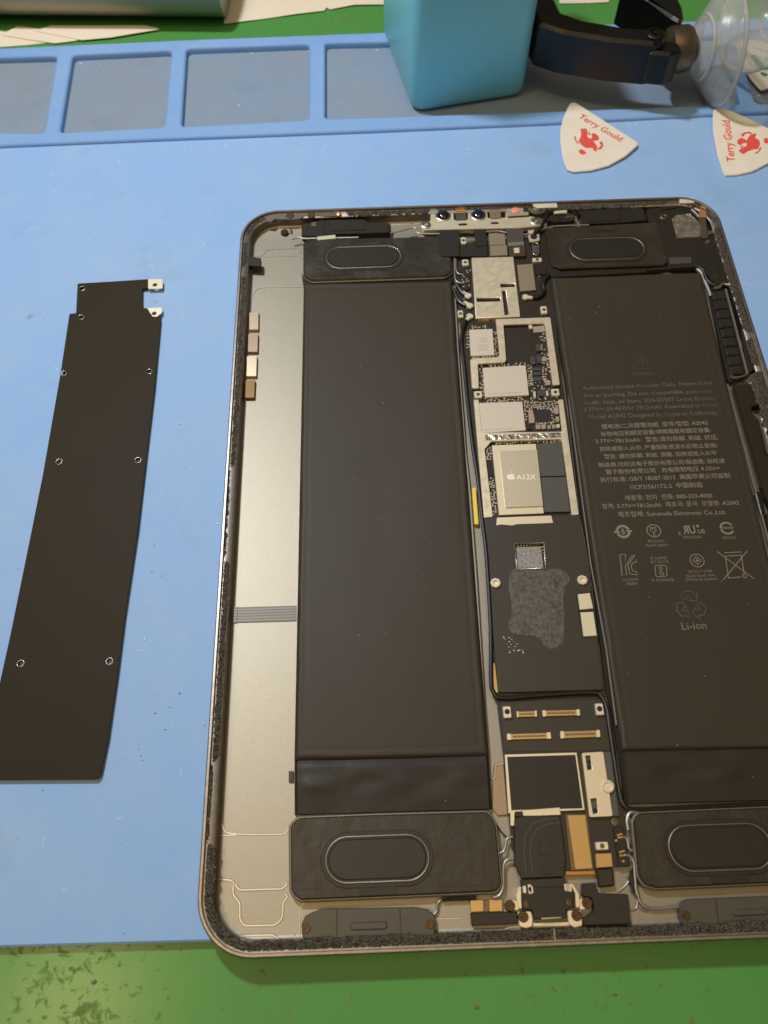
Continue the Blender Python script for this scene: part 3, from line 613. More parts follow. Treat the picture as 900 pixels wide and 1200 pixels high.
# ribbed connector block beside the printed battery
rb = sub('ribbed_block', tab); rb['label'] = 'row of black ribs beside the printed battery'
prism('ribbed_base', [(78.74,78.73),(84.29,80.47),(84.72,69.52),(83.34,42.32),(82.15,41.22),(77.01,39.16),(76.53,41.08)], 1.2, 3.0, 'black', rb, r=.6)
proto = None
for i in range(9):
    dx, dy = 12.1*i, 50.5*i
    P0 = [[(78.94,78.23),(83.38,78.63),(83.53,75.28),(82.68,74.46),(78.85,74.30)], [(78.78,73.96),(83.18,74.36),(83.33,71.05),(82.50,70.25),(78.69,70.08)], [(78.60,69.67),(82.98,70.06),(83.13,66.80),(82.30,66.00),(78.52,65.84)], [(78.44,65.51),(82.79,65.90),(82.94,62.68),(82.12,61.90),(78.36,61.74)], [(78.27,61.34),(82.65,61.71),(82.80,58.54),(81.98,57.77),(78.25,57.61)], [(78.12,57.30),(82.47,57.67),(82.62,54.54),(81.81,53.78),(78.10,53.62)], [(77.95,53.23),(82.27,53.60),(82.42,50.51),(81.61,49.76),(77.94,49.60)], [(77.80,49.30),(82.09,49.66),(82.24,46.61),(81.44,45.87),(77.79,45.72)], [(77.72,45.41),(81.92,45.77),(82.07,42.76),(81.27,42.03),(77.64,41.88)]][i]
    prism('rib_block', P0, 2.8, 4.1, 'flex', rb, bev=.4, r=.5)
tube('rib_rail', [(x, y, 3.9) for x, y in [(84.27,78.94),(83.94,66.27),(83.44,53.31),(83.02,41.65)]], .4, 'wire_grey', rb, 6, smooth=False)
tube('rib_clip', [(x, y, 3.6) for x, y in [(77.30,41.36),(78.66,40.54),(80.89,40.82),(82.61,41.51)]], .6, 'steel', rb, 6)
prism('edge_module', [(85.59,76.03),(87.31,75.53),(87.33,63.38),(85.64,62.48)], 3, 4.2, 'black', tab, r=.4)
prism('edge_module', [(85.19,60.62),(87.53,59.70),(86.48,44.34),(83.09,41.42)], 3, 4.2, 'black', tab, r=.4)
# charging coil cover, right edge
cc = prism('coil_cover', [(77.53,37.44),(84.66,37.74),(85.51,31.31),(83.61,29.04),(81.22,28.70),(80.52,25.83),(81.79,24.63),(80.88,10.11),(82.83,9.00),(83.28,-15.37),(79.25,-15.83),(77.40,-3.72)], 1.4, 4.2, 'plate', tab, bev=.25, r=.7)
cc['label'] = 'dark cover plate at the right edge of the case'
tube('cover_edge', [(x, y, 4.0) for x, y in [(78.42,38.30),(76.93,37.46),(76.85,35.00),(76.71,-1.76)]], .35, 'brass', cc, 6, smooth=False)
tube('cover_edge', [(x, y, 3.6) for x, y in [(76.70,35.30),(76.36,-1.06)]], .3, 'steel', cc, 6, smooth=False)
tube('cover_edge', [(x, y, 3.8) for x, y in [(81.81,23.61),(81.72,17.94),(81.36,11.36),(82.44,10.29)]], .5, 'brass', cc, 6)
tube('case_step', [(x, y, 2.6) for x, y in [(75.95,38.69),(75.72,18.26),(75.37,-0.13),(74.92,-22.26)]], .55, 'alu_edge', case, 6, smooth=False)
prism('dark_gap_fill', [(75.20,-2.46),(76.17,-3.15),(76.05,-9.94),(75.05,-10.34)], 1.2, 4.0, 'wire_black', tab, r=.2)  # black block standing in for the darkness of an empty gap
prism('coil_cover', [(76.05,-10.39),(77.52,-9.49),(78.55,-34.92),(76.20,-37.69)], 1.4, 4.0, 'plate', tab, bev=.2, r=.5)
# magnets and flat cable on the bare case strip
mg = [([(-85.10,77.20),(-81.68,77.47),(-81.48,69.26),(-84.77,69.40)], 'magnet'), ([(-85.03,67.74),(-81.48,67.65),(-81.39,59.49),(-84.79,59.64)], 'magnet2'), ([(-85.09,57.90),(-81.49,57.88),(-81.43,49.12),(-84.87,49.27)], 'magnet'), ([(-85.06,47.65),(-81.74,47.70),(-81.76,40.26),(-84.90,40.39)], 'magnet3')]
for q, m in mg: prism('magnet', q, 1.0, 2.3, m, tab, bev=.12, r=.3)
def ribbon_material():
    m = mat('striped_flat_cable', (150,146,142), .45, .5); nt = m.node_tree; N = nt.nodes; L = nt.links
    tc = N.new('ShaderNodeTexCoord'); sx = N.new('ShaderNodeSeparateXYZ'); L.new(tc.outputs['Object'], sx.inputs[0])
    mu = N.new('ShaderNodeMath'); mu.operation = 'MULTIPLY'; mu.inputs[1].default_value = 7400; L.new(sx.outputs[1], mu.inputs[0])
    si = N.new('ShaderNodeMath'); si.operation = 'SINE'; L.new(mu.outputs[0], si.inputs[0])
    rp = N.new('ShaderNodeMapRange'); rp.inputs[1].default_value = .1; rp.inputs[2].default_value = .9; L.new(si.outputs[0], rp.inputs[0])
    mx = N.new('ShaderNodeMix'); mx.data_type = 'RGBA'; mx.inputs[6].default_value = (*lin((104,99,92)),1); mx.inputs[7].default_value = (*lin((74,69,63)),1)
    L.new(rp.outputs[0], mx.inputs[0]); L.new(mx.outputs[2], N['Principled BSDF'].inputs['Base Color']); return m
M['ribbon'] = ribbon_material()
fc = prism('flat_cable', [(-86.89,-33.41),(-83.29,-33.39),(-72.79,-33.53),(-66.70,-33.60),(-66.62,-38.34),(-72.66,-38.32),(-83.07,-38.18),(-86.77,-38.30)], 1.0, 1.2, 'ribbon', tab, bev=.05)
prism('cable_clamp', [(-86.78,-33.34),(-83.88,-33.35),(-83.84,-38.29),(-86.75,-38.33)], 1.2, 1.32, 'ribbon', fc, bev=.04)

# ------------------------------------------------------------------ camera and sensor bar
cb = prism('camera_bar', [(-22.22,114.59),(-21.17,116.19),(-18.38,116.58),(-18.03,122.30),(-9.30,122.10),(-9.53,116.89),(-4.30,116.85),(-3.86,122.16),(3.31,122.25),(3.23,117.33),(9.96,117.23),(10.44,121.81),(19.16,122.24),(18.70,117.65),(22.60,116.43),(23.23,114.33),(22.24,112.32),(14.21,111.67),(-18.79,112.18),(-21.03,112.08)], 2.5, 4.5, 'shield', tab, bev=.15, r=.5)
cb['label'] = 'silver bar with two camera lenses and a pink emitter'
for p in [(-20.29,114.60),(20.86,114.44)]:
    lathe('screw', [(1.9,-.5),(1.9,.35),(1.5,.55),(1.15,.55),(.9,.1),(.45,.1),(.4,.45),(0,.6)], (*p, 4.5), 'steel', cb, seg=20)
for p, m in zip([(-13.51,119.24),(-0.26,118.93)], ('lens', 'lens_blue')):
    h = lathe('lens_mount', [(3.0,-.6),(3.0,.15),(2.7,.35),(2.45,.35),(2.3,.1)], (*p, 4.5), 'steel', cb)
    lathe('lens', [(2.4,0),(2.4,.5),(2.1,1.0),(1.4,1.35),(.7,1.5),(0,1.55)], (*p, 4.4), m, h)
prism('mesh_pad', [(-8.79,119.87),(-4.81,119.89),(-4.86,116.46),(-8.83,116.34)], 4.5, 4.72, 'sponge_dark', cb, bev=.05)
prism('foam_pad', [(4.16,121.14),(8.30,121.16),(8.22,116.67),(4.03,116.66)], 4.2, 4.9, 'sponge', cb, bev=.15, r=.2)
prism('slot', stadium(*[(-6.44,114.32)][0], 3.4, 1.1, 6), 4.48, 4.53, 'dark_hole', cb, bev=0)
prism('slot', stadium(*[(5.58,114.48)][0], 3.0, 1.1, 6), 4.48, 4.53, 'dark_hole', cb, bev=0)
prism('window_block', [(10.64,121.35),(18.89,121.70),(18.64,117.63),(10.37,117.29)], 4.4, 5.0, 'smd_tan', cb, r=.3)
lathe('emitter', [(1.5,0),(1.5,.25),(1.2,.4),(0,.42)], (*[(13.80,120.05)][0], 4.95), 'pink', cb, seg=18)
prism('dark_sensor', [(16.89,121.48),(18.71,121.60),(18.66,119.19),(16.84,119.07)], 4.95, 5.2, 'chip_dark', cb)
prism('orange_flex', [(-8.69,122.67),(-4.69,122.80),(-4.79,120.60),(-8.70,120.57)], 4.6, 5.1, 'orange', cb, bev=.05)
prism('gold_foot', [(10.87,118.05),(18.81,118.51),(18.72,117.05),(10.89,116.80)], 4.5, 4.62, 'brass', cb, bev=.03)
tube('coil', lift([(19.33,120.75),(20.28,119.24),(22.07,118.52),(24.24,119.05),(24.97,120.06)], 4.6), .9, 'bracket', tab, 10)

# ------------------------------------------------------------------ logic board
PZ = 2.6
lb = prism('logic_board', [(-11.76,106.56),(24.85,109.64),(23.14,86.54),(22.79,69.92),(21.48,44.83),(21.19,24.30),(19.71,-6.89),(20.26,-24.07),(18.69,-62.48),(19.25,-67.67),(19.30,-78.58),(18.41,-100.76),(18.03,-106.71),(1.28,-107.10),(-1.41,-103.06),(-10.97,-101.72),(-10.75,-78.59),(-11.11,-63.73),(-9.61,-20.10),(-9.58,-5.71),(-10.35,25.62),(-10.62,49.78),(-10.92,80.03)], 1.6, PZ, 'pcb', tab, bev=.08)
lb['label'] = 'narrow black circuit board between the two batteries'
def chip(name, pts, z1, m, bev=.1, r=.15, z0=PZ-.02): return prism(name, pts, z0, z1, m, lb, bev=bev, r=r)
# upper flex cables
chip('flex_cable', [(-15.85,111.64),(-8.05,111.69),(-8.94,98.34),(-15.39,98.63),(-16.04,99.74)], 4.6, 'flex', z0=4.35, bev=.05, r=.6)
chip('flex_cable', [(-8.41,103.75),(1.67,103.89),(1.56,98.75),(-8.64,98.82)], 3.9, 'flex', z0=3.0, bev=.1)
chip('flex_cable', [(-2.43,112.05),(1.87,111.95),(1.61,103.59),(-2.43,103.47)], 4.2, 'flex', z0=3.9, bev=.05)
chip('flex_cable', [(9.59,111.80),(15.89,111.61),(15.20,103.56),(9.29,103.23)], 4.2, 'bracket', z0=3.8, bev=.05)
chip('flex_fold', [(9.43,104.62),(15.43,104.95),(15.37,103.15),(9.40,102.93)], 4.35, 'alu_edge', z0=3.9, bev=.1)
chip('connector_cover', [(2.99,110.69),(9.10,110.20),(8.69,104.07),(2.67,104.25)], 3.8, 'chip_tan')
chip('connector_cover', [(2.78,103.84),(9.11,103.85),(8.87,98.81),(2.44,98.71)], 3.9, 'chip_tan')
q = chip('connector_cover', [(9.56,103.33),(15.61,103.55),(15.42,98.11),(9.38,98.19)], 4.0, 'bronze')
prism('white_dot', [(11.38,101.95),(13.38,102.16),(13.24,99.59),(11.33,99.48)], 4.0, 4.06, 'cream', lb, bev=.02)
chip('side_bracket', [(17.59,110.28),(19.75,110.82),(19.83,108.90),(21.48,108.13),(21.31,105.13),(17.58,104.57),(17.36,107.00)], 4.3, 'shield', z0=3.6, r=.3)
lathe('bracket_hole', [(1.3,0),(1.3,.1),(0,.1)], (*[(19.35,107.01)][0], 4.28), 'dark_hole', lb, seg=16)
tube('spring_loop', lift(rnd([(18.55,104.51),(20.63,104.52),(20.24,98.82),(18.30,98.60)], .9), 3.7), .3, 'steel', lb, 6, 1, False, True)
chip('spring_core', [(18.96,103.81),(20.20,103.85),(19.94,99.86),(18.85,99.70)], 3.5, 'chip_grey')
chip('black_block', [(18.38,94.50),(22.44,94.42),(21.97,89.29),(18.10,89.07)], 3.6, 'black')
chip('gold_foot', [(18.64,89.62),(19.96,89.56),(19.84,88.66),(18.71,88.61)], 3.0, 'gold')
chip('board_connector', [(-9.40,93.31),(-5.22,93.90),(-6.06,83.94),(-8.05,83.09),(-9.29,85.49)], 3.3, 'black')
def post(p, w_, h_, rot=0, z=PZ):
    o = chip('screw_post', rect(p[0], p[1], w_, h_, rot), z+1.1, 'cream', r=.4, bev=.2)
    lathe('post_hole', [(.62,0),(.62,.03),(0,.03)], (p[0], p[1], z+1.1), 'bronze', lb, seg=14)
    return o
for p, a, b_ in zip([(-6.66,107.09),(-6.87,96.20),(-10.49,72.19),(18.89,72.69)], (1.9,2.3,1.9,2.2), (3.3,2.9,3.2,3.4)): post(p, a, b_)
post([(19.42,96.34)][0], 3.4, 1.9)
for p in [(-7.36,37.56),(18.28,37.39)]: post(p, 2.6, 2.8)
for p in [(-8.23,-29.79),(17.23,-29.88)]:
    o = lathe('screw_post', [(1.55,-.4),(1.55,.9),(1.35,1.05),(.85,1.05),(.7,.5),(0,.45)], (*p, 3.1), 'cream', lb, seg=8)
for p in [(-8.72,-67.45),(16.40,-67.60)]: post(p, 2.2, 3.2)
for p in [(-8.72,-67.45),(16.40,-67.60)]: lathe('post_bore', [(.75,0),(.75,.05),(0,.05)], (p[0], p[1]+.1, PZ+1.1), 'dark_hole', lb, seg=14)
# shields
plate('shield_can', [(-4.48,98.04),(10.81,97.93),(10.19,69.66),(-5.34,69.72)], [[(4.71,85.15),(4.68,83.46),(9.96,83.50),(9.92,85.10)], [(4.96,81.95),(4.85,70.61),(6.36,71.00),(6.38,81.98)], [(-4.40,78.85),(-4.34,77.10),(4.10,77.00),(4.01,78.84)]], PZ, 3.9, 'shield', lb, .12)
poly_flat('shield_floor', [[(-3.74,86.84),(11.38,87.11),(10.20,71.42),(-4.36,71.62)]], PZ+.04, 'dark_hole', lb)
chip('shield_foot', [(-4.71,70.21),(-0.45,70.16),(-0.48,69.27),(-4.65,69.39)], 2.75, 'gold'); chip('shield_foot', [(0.34,70.06),(1.80,70.06),(1.77,69.45),(0.28,69.44)], 2.75, 'gold')
chip('foil_chip', [(11.90,94.28),(17.53,94.61),(17.24,82.05),(11.50,81.66)], 3.5, 'chip_tan')
fr = rnd([(1.51,69.03),(20.64,69.02),(20.08,40.12),(17.65,40.05),(18.33,65.63),(17.83,66.41),(3.97,66.38),(3.37,51.17),(2.69,50.18),(-6.39,49.91),(-6.94,39.82),(-9.25,39.92),(-8.88,51.70),(-8.11,52.27),(0.51,52.50),(1.28,53.38)], .5, 3)
chip('shield_frame', fr, 3.9, 'shield', r=0, z0=3.1)
wf = chip('radio_chip', [(-8.08,65.09),(0.07,65.10),(-0.35,53.68),(-8.45,53.67)], 3.5, 'chip_pale')
for i, (u0, u1) in enumerate(([(-4.88,61.02),(-2.18,61.03)], [(-4.85,60.28),(-2.20,60.29)], [(-4.72,59.47),(-2.37,59.49)], [(-5.72,58.22),(-1.95,58.24)], [(-5.68,57.48),(-1.97,57.50)], [(-5.65,56.74),(-1.99,56.76)], [(-5.62,56.00),(-2.41,55.99)])): strokes('etched_line', [[u0, u1]], .22, 3.51, 'ink_dim', lb)
c1 = chip('memory_chip', [(-4.89,48.53),(9.77,48.97),(9.43,36.64),(-5.19,36.40)], 3.5, 'chip_pale'); c2 = chip('memory_chip', [(-7.50,34.27),(6.90,34.23),(6.81,22.93),(-7.62,22.49)], 3.5, 'chip_pale')
text('etched_text', 'T0B 41A4 X0BT7N0 E180 NC', *[(-4.13,37.57),(7.23,37.89)], 3.51, 'ink_dim', lb); text('etched_text', 'T0B 41A4 X0BT7N0 E180 NC', *[(-7.01,23.57),(4.02,23.76)], 3.51, 'ink_dim', lb)
pf = chip('processor_frame', rnd([(-9.07,35.44),(-7.38,35.36),(-7.57,22.41),(18.30,21.79),(18.73,34.26),(20.38,34.36),(19.35,-8.43),(17.13,-8.48),(17.76,18.21),(17.44,18.90),(-4.73,18.99),(-7.17,16.20),(-6.91,-8.10),(-9.69,-8.31)], .35, 3), 3.8, 'shield', r=0, z0=3.0)
prism('smeared_label', [(-6.79,21.37),(17.80,21.43),(17.72,19.54),(-6.87,19.43)], 3.8, 3.84, 'foil', lb, bev=.01)
cpu = chip('processor', [(-4.64,17.82),(9.47,17.81),(8.89,-7.26),(-4.86,-7.30)], 3.3, 'cpu_sub', bev=.08)
prism('heat_spreader', [(-2.45,15.36),(9.52,15.38),(8.93,-5.01),(-2.72,-5.07)], 3.25, 3.75, 'cpu', lb, bev=.12, r=.4)
p = [(1.76,5.57),(7.89,5.44)]; text('printed_text', 'A12X', p[0], p[1], 3.765, 'ink_white', lb, bold=.015)
x, y = [(0.16,5.70)][0]
def fruit(x, y, s):
    body = []
    for i in range(40):
        a = 2*math.pi*i/40; rr = 1+.10*math.cos(2*a)*(1 if math.sin(a) < 0 else .4)-.17*max(0, math.sin(a))**10-.10*max(0, -math.sin(a))**12
        body.append((x+s*rr*math.cos(a), y+s*rr*math.sin(a)*.98))
    out = []
    for px_, py_ in body:                       # the bite on the right
        bx, by, r = x+s*1.28, y+s*.18, s*.52; d = math.hypot(px_-bx, py_-by)
        if d < r: px_ = bx-math.sqrt(max(r*r-(py_-by)**2, 0))
        out.append((px_, py_))
    leaf = [(x+s*.02, y+s*1.12), (x+s*.10, y+s*1.45), (x+s*.42, y+s*1.75), (x+s*.36, y+s*1.38)]
    return [out, leaf]
poly_flat('printed_logo', fruit(x, y, 1.25), 3.765, 'ink_white', lb)
r1 = chip('ram_chip', [(9.63,17.68),(17.81,18.24),(17.16,5.58),(9.46,5.71)], 3.4, 'chip_grey', r=.1); r2 = chip('ram_chip', [(9.53,5.34),(17.39,5.26),(16.88,-7.06),(9.05,-6.92)], 3.4, 'chip_grey', r=.1)
prism('tape_strip', [(-5.64,-8.26),(0.52,-8.22),(10.96,-8.23),(11.21,-10.69),(6.99,-10.75),(0.25,-10.71),(-1.35,-11.11),(-4.42,-10.64),(-6.10,-10.86)], 3.42, 3.5, 'cpu_sub', lb, bev=.02)
chip('dark_component', [(-6.98,12.61),(-5.33,12.86),(-5.39,6.61),(-7.03,6.30)], 2.9, 'dark_hole')
chip('power_chip', [(11.14,30.94),(15.69,31.04),(15.68,26.34),(10.99,26.18)], 3.2, 'chip_dark')
for q, m in (([(14.19,65.71),(18.20,66.04),(18.19,63.25),(14.27,63.02)], 'smd_tan'), ([(12.81,66.71),(14.05,66.73),(14.01,64.87),(12.84,64.75)], 'cream'), ([(14.21,57.90),(15.78,57.96),(15.75,54.95),(14.17,54.76)], 'smd_dark'), ([(13.83,53.09),(15.36,53.28),(15.26,49.97),(13.81,49.71)], 'smd_dark'), ([(11.65,52.54),(13.39,52.62),(13.26,49.42),(11.51,49.17)], 'smd_dark'),
    ([(11.72,47.89),(14.75,47.98),(14.72,46.71),(11.71,46.53)], 'smd_dark'), ([(11.71,46.15),(14.75,46.27),(14.66,44.76),(11.66,44.64)], 'smd_dark'), ([(11.61,44.20),(14.60,44.29),(14.52,42.42),(11.50,42.23)], 'smd_dark'), ([(12.46,38.63),(15.12,38.76),(15.02,36.31),(12.40,36.12)], 'smd_dark'),
    ([(15.74,52.52),(17.30,52.61),(17.31,50.68),(15.62,50.53)], 'smd_tan'), ([(16.67,44.90),(18.01,45.00),(18.00,42.96),(16.71,42.86)], 'chip_dark'), ([(15.53,42.68),(17.32,42.76),(17.18,40.74),(15.45,40.66)], 'smd_tan'), ([(8.57,31.03),(9.95,31.13),(10.29,27.68),(10.12,25.91),(8.20,25.76)], 'smd_tan'),
    ([(10.23,25.17),(11.84,25.25),(11.75,23.50),(10.21,23.39)], 'smd_tan'), ([(12.08,25.19),(13.57,25.24),(13.47,23.49),(12.03,23.37)], 'smd_tan'), ([(14.08,24.81),(15.08,24.88),(15.04,23.42),(14.04,23.34)], 'smd_tan'), ([(15.58,24.95),(16.63,25.05),(16.57,23.47),(15.55,23.40)], 'smd_tan'), ([(16.92,25.04),(18.12,25.14),(17.98,23.76),(16.93,23.63)], 'chip_pale'),
    ([(16.99,31.66),(18.44,31.75),(18.34,29.12),(16.93,28.97)], 'smd_tan'), ([(17.14,27.99),(18.27,28.09),(18.12,26.02),(17.04,25.92)], 'smd_tan'), ([(7.27,25.07),(8.52,25.17),(8.53,23.55),(7.28,23.40)], 'chip_dark'), ([(11.05,38.30),(11.86,38.36),(11.72,35.97),(10.96,35.89)], 'cream'), ([(15.30,38.43),(15.99,38.49),(15.89,36.35),(15.23,36.25)], 'cream')):
    chip('component', q, 3.25 if m != 'smd_dark' else 3.4, m, r=.08)
# hundreds of specks of solder, resistors and capacitors too small to pick apart
bm = bmesh.new()
def speck(x, y, w_, h_, z): prism_bm(rect(x, y, w_, h_), PZ-.02, z, .05, bm)
def scatter(poly, n, wr, seed, z=2.95):
    rg = random.Random(seed); xs = [p[0] for p in poly]; ys = [p[1] for p in poly]; put = []
    def inside(x, y):
        c = False; k = len(poly)
        for i in range(k):
            (x1, y1), (x2, y2) = poly[i], poly[i-1]
            if (y1 > y) != (y2 > y) and x < (x2-x1)*(y-y1)/(y2-y1)+x1: c = not c
        return c
    for _ in range(n*12):
        x, y = rg.uniform(min(xs), max(xs)), rg.uniform(min(ys), max(ys))
        if not inside(x, y) or any(abs(x-a) < .62 and abs(y-b) < .62 for a, b in put): continue
        put.append((x, y)); a = rg.choice(wr); speck(x, y, *(a if rg.random() < .5 else a[::-1]), z+rg.uniform(-.12, .12))
        if len(put) >= n: break
SM = ((.42,.55), (.5,.5), (.4,.8), (.55,.7))
scatter([(16.29,62.93),(18.69,63.16),(17.87,44.68),(17.47,40.64),(14.70,40.76),(15.34,47.96),(15.92,55.67)], 46, SM, 1); scatter([(10.38,49.45),(11.87,49.38),(11.20,41.22),(9.74,40.66)], 22, SM, 2)
scatter([(7.44,34.92),(10.97,35.07),(10.82,31.75),(8.55,31.54),(7.37,25.64),(7.38,32.19)], 34, SM, 3); scatter([(11.11,34.15),(18.68,34.44),(18.64,32.32),(16.25,31.22),(11.02,31.29)], 40, SM, 4)
scatter([(15.88,31.23),(16.87,31.19),(16.58,26.14),(15.80,25.88)], 12, SM, 5); scatter([(10.65,26.24),(16.62,26.43),(16.60,25.40),(10.69,25.50)], 14, SM, 6); scatter([(10.41,43.12),(17.88,43.74),(18.80,35.35),(15.72,34.87),(9.54,35.74)], 30, SM, 7)
scatter([(-8.98,65.29),(-8.19,65.26),(-8.58,57.31),(-9.36,57.34)], 8, SM, 8); scatter([(0.46,64.54),(1.64,64.49),(0.96,53.64),(-0.21,53.69)], 14, SM, 9); scatter([(-7.11,67.07),(-2.08,67.02),(-2.04,66.00),(-7.06,66.05)], 8, SM, 10); scatter([(-7.70,53.85),(-0.19,53.85),(-0.27,53.04),(-7.64,53.04)], 12, SM, 11)
scatter([(-5.82,49.87),(-4.14,49.80),(-4.80,37.50),(-6.47,37.28)], 16, SM, 12); scatter([(-4.87,36.64),(8.60,36.81),(8.36,34.76),(-4.81,34.75)], 30, SM, 13); scatter([(-2.88,50.34),(10.20,50.68),(10.06,49.48),(-2.76,49.14)], 16, SM, 14)
scatter([(-3.51,19.18),(17.66,19.27),(17.71,18.43),(-3.32,18.40)], 26, SM, 15); scatter([(-6.49,16.73),(-4.87,17.63),(-5.11,12.85),(-6.58,12.78)], 12, SM, 16); scatter([(-6.68,6.04),(-5.33,6.11),(-5.35,-6.09),(-6.59,-6.92)], 26, SM, 17)
scatter([(-8.26,85.60),(-5.21,86.18),(-5.45,76.97),(-6.97,74.95),(-9.48,77.15)], 12, ((.35,.4),), 18, 2.8); scatter([(-8.71,92.51),(-5.24,93.32),(-5.95,84.77),(-8.59,84.89)], 12, SM, 19, 3.5)
o = link('small_components', bm_mesh(bm, 'small_components'), 'smd', lb); o['kind'] = 'stuff'
# graphite sheet, its window, paste
win = [(-1.21,-17.20),(-1.46,-25.49),(7.07,-25.55),(7.67,-17.21)]
shp = rnd([(-9.62,-8.12),(19.42,-8.32),(19.99,-23.03),(18.31,-62.20),(-10.60,-61.95),(-9.86,-21.85)], .8, 3)
plate('graphite_sheet', shp, [win], PZ, 3.4, 'sheet', lb, .06)
wl = win+[win[0]]; tube('window_edge', lift(win, 3.42), .22, 'steel', lb, 6, 1, False, True)
chip('paste_chip', [(-0.75,-18.11),(6.70,-18.12),(6.59,-25.08),(-1.10,-25.06)], 3.0, 'paste_thin')
bm = bmesh.new()
for i in range(8): prism_bm(rect([(-0.17,-17.51)][0][0]+i*.92, [(-0.17,-17.51)][0][1]+i*.05, .5, .8), PZ, 3.0, .05, bm)
for i in range(5): prism_bm(rect([(7.27,-18.42)][0][0]+i*.1, [(7.27,-18.42)][0][1]-i*1.0, .8, .5), PZ, 3.0, .05, bm)
o = link('solder_pads', bm_mesh(bm, 'solder_pads'), 'gold', lb); o['kind'] = 'stuff'
pst = rnd([(-3.01,-25.73),(-1.65,-25.49),(6.81,-26.06),(10.06,-25.66),(12.59,-26.63),(13.90,-28.69),(13.43,-30.10),(11.89,-31.74),(10.83,-35.63),(10.72,-39.49),(9.38,-48.07),(7.90,-49.60),(5.52,-50.29),(3.38,-49.16),(2.88,-47.02),(1.20,-46.16),(-4.86,-45.39),(-5.97,-43.74),(-5.49,-41.60),(-4.54,-40.00),(-4.17,-35.05),(-4.54,-31.67),(-4.02,-27.70)], 1.2, 3)
prism('paste_smear', pst, 3.38, 3.46, 'paste', lb, bev=.03)
for q in ([(15.25,-34.14),(18.87,-33.83),(19.17,-38.68),(15.17,-38.97)], [(15.22,-39.69),(19.02,-39.67),(18.93,-46.91),(15.03,-46.98)]): 
    prism('shield_well', inset(q, -.45), 3.3, 3.42, 'dark_hole', lb, bev=0); prism('shield_can', q, 3.3, 3.7, 'cpu_sub', lb, bev=.15, r=.2)
bm = bmesh.new(); rg = random.Random(3)
for i in range(26):
    u, v = rg.random(), rg.random(); a = [(-8.81,-46.54),(-1.91,-51.03)]; x = a[0][0]+(a[1][0]-a[0][0])*(u*.6+v*.4); y = a[0][1]+(a[1][1]-a[0][1])*v+rg.uniform(-.8,.8)
    prism_bm(circ(x, y, rg.uniform(.06,.22), 6), 3.38, 3.47, .02, bm)
o = link('solder_specks', bm_mesh(bm, 'solder_specks'), 'cream', lb); o['kind'] = 'stuff'
# connectors on the lower board
prism('board_sheet', [(-10.16,-64.38),(18.50,-64.79),(18.60,-78.37),(-10.46,-77.75)], PZ-.02, PZ+.12, 'sheet', lb, bev=.03, r=.5)
def connector(q, label=None):
    a, b, c, d = [Vector(p) for p in q]
    base = chip('connector', q, 3.2, 'gold', r=.25)
    f = lambda u, v: tuple((a*(1-u)+b*u)*(1-v)+(d*(1-u)+c*u)*v)
    prism('connector_groove', [f(.14,.34), f(.86,.34), f(.86,.62), f(.14,.62)], 3.1, 3.22, 'bronze', lb, bev=.02)
    for u0 in (.0, .89): prism('connector_end', [f(u0+.01,-.04), f(u0+.1,-.04), f(u0+.1,1.04), f(u0+.01,1.04)], PZ, 3.35, 'cpu_sub', lb, bev=.08, r=.15)
    prism('connector_core', [f(.18,.42), f(.82,.42), f(.82,.55), f(.18,.55)], 3.1, 3.3, 'chip_tan', lb, bev=.03)
for q in ([(-6.18,-67.29),(-0.56,-67.31),(-0.70,-68.88),(-6.21,-68.81)], [(0.79,-67.31),(11.20,-67.38),(11.10,-68.99),(0.74,-68.88)], [(-9.49,-73.21),(2.53,-73.24),(2.46,-74.86),(-9.52,-74.74)], [(4.90,-73.06),(15.79,-73.10),(15.64,-74.90),(4.74,-74.90)]): connector(q)
chip('shield_can', [(-10.49,-78.55),(8.62,-78.71),(8.64,-93.15),(-11.05,-93.27)], 3.3, 'cpu_sub', bev=.08)
prism('shield_film', [(-9.94,-79.20),(8.15,-79.33),(8.11,-92.72),(-10.24,-92.52)], 3.25, 3.42, 'black', lb, bev=.03, r=.2)
prism('ground_strip', [(-10.59,-92.77),(2.21,-92.36),(2.23,-94.14),(-7.32,-94.13),(-9.56,-93.47),(-9.92,-96.33),(-10.87,-96.30)], 3.3, 3.55, 'shield', lb, bev=.05)
ps = plate('power_shield', rnd([(9.88,-78.95),(15.57,-78.81),(15.48,-94.96),(9.48,-94.99)], .5, 3), [[(10.67,-79.73),(10.66,-83.39),(11.93,-83.31),(12.00,-79.64)], [(10.38,-90.54),(10.47,-94.28),(11.85,-94.12),(11.95,-90.38)]], PZ, 3.75, 'shield', lb, .08)
poly_flat('shield_floor', [[(10.66,-79.45),(12.71,-79.39),(11.97,-94.24),(10.19,-94.38)]], PZ+.3, 'chip_grey', lb)
for p in [(11.53,-81.15),(11.48,-82.41),(11.28,-93.26)]: lathe('pin', [(.5,0),(.5,.4),(0,.45)], (*p, PZ+.3), 'dark_hole', lb, seg=10)
prism('shield_flange', [(15.74,-78.76),(17.71,-78.88),(17.19,-94.88),(15.61,-94.90)], PZ, 3.2, 'chip_grey', lb, bev=.05)
lathe('screw_post', [(1.65,-.8),(1.65,.3),(1.4,.5),(1.05,.5),(.9,.1),(.5,.1),(.45,.3),(0,.3)], (*[(15.35,-87.68)][0], 3.7), 'cream', lb, seg=24)
prism('case_pad', [(-14.10,-84.02),(-13.37,-80.64),(-10.85,-80.43),(-10.99,-93.48),(-13.69,-93.55),(-14.86,-91.88)], 1.02, 1.7, 'magnet2', tab, bev=.12, r=.5)
tube('case_rib', lift([(-14.35,-84.37),(-13.66,-84.18),(-13.04,-81.14),(-12.55,-80.80),(-10.81,-80.69)], 1.75), .2, 'alu_edge', case, 6)
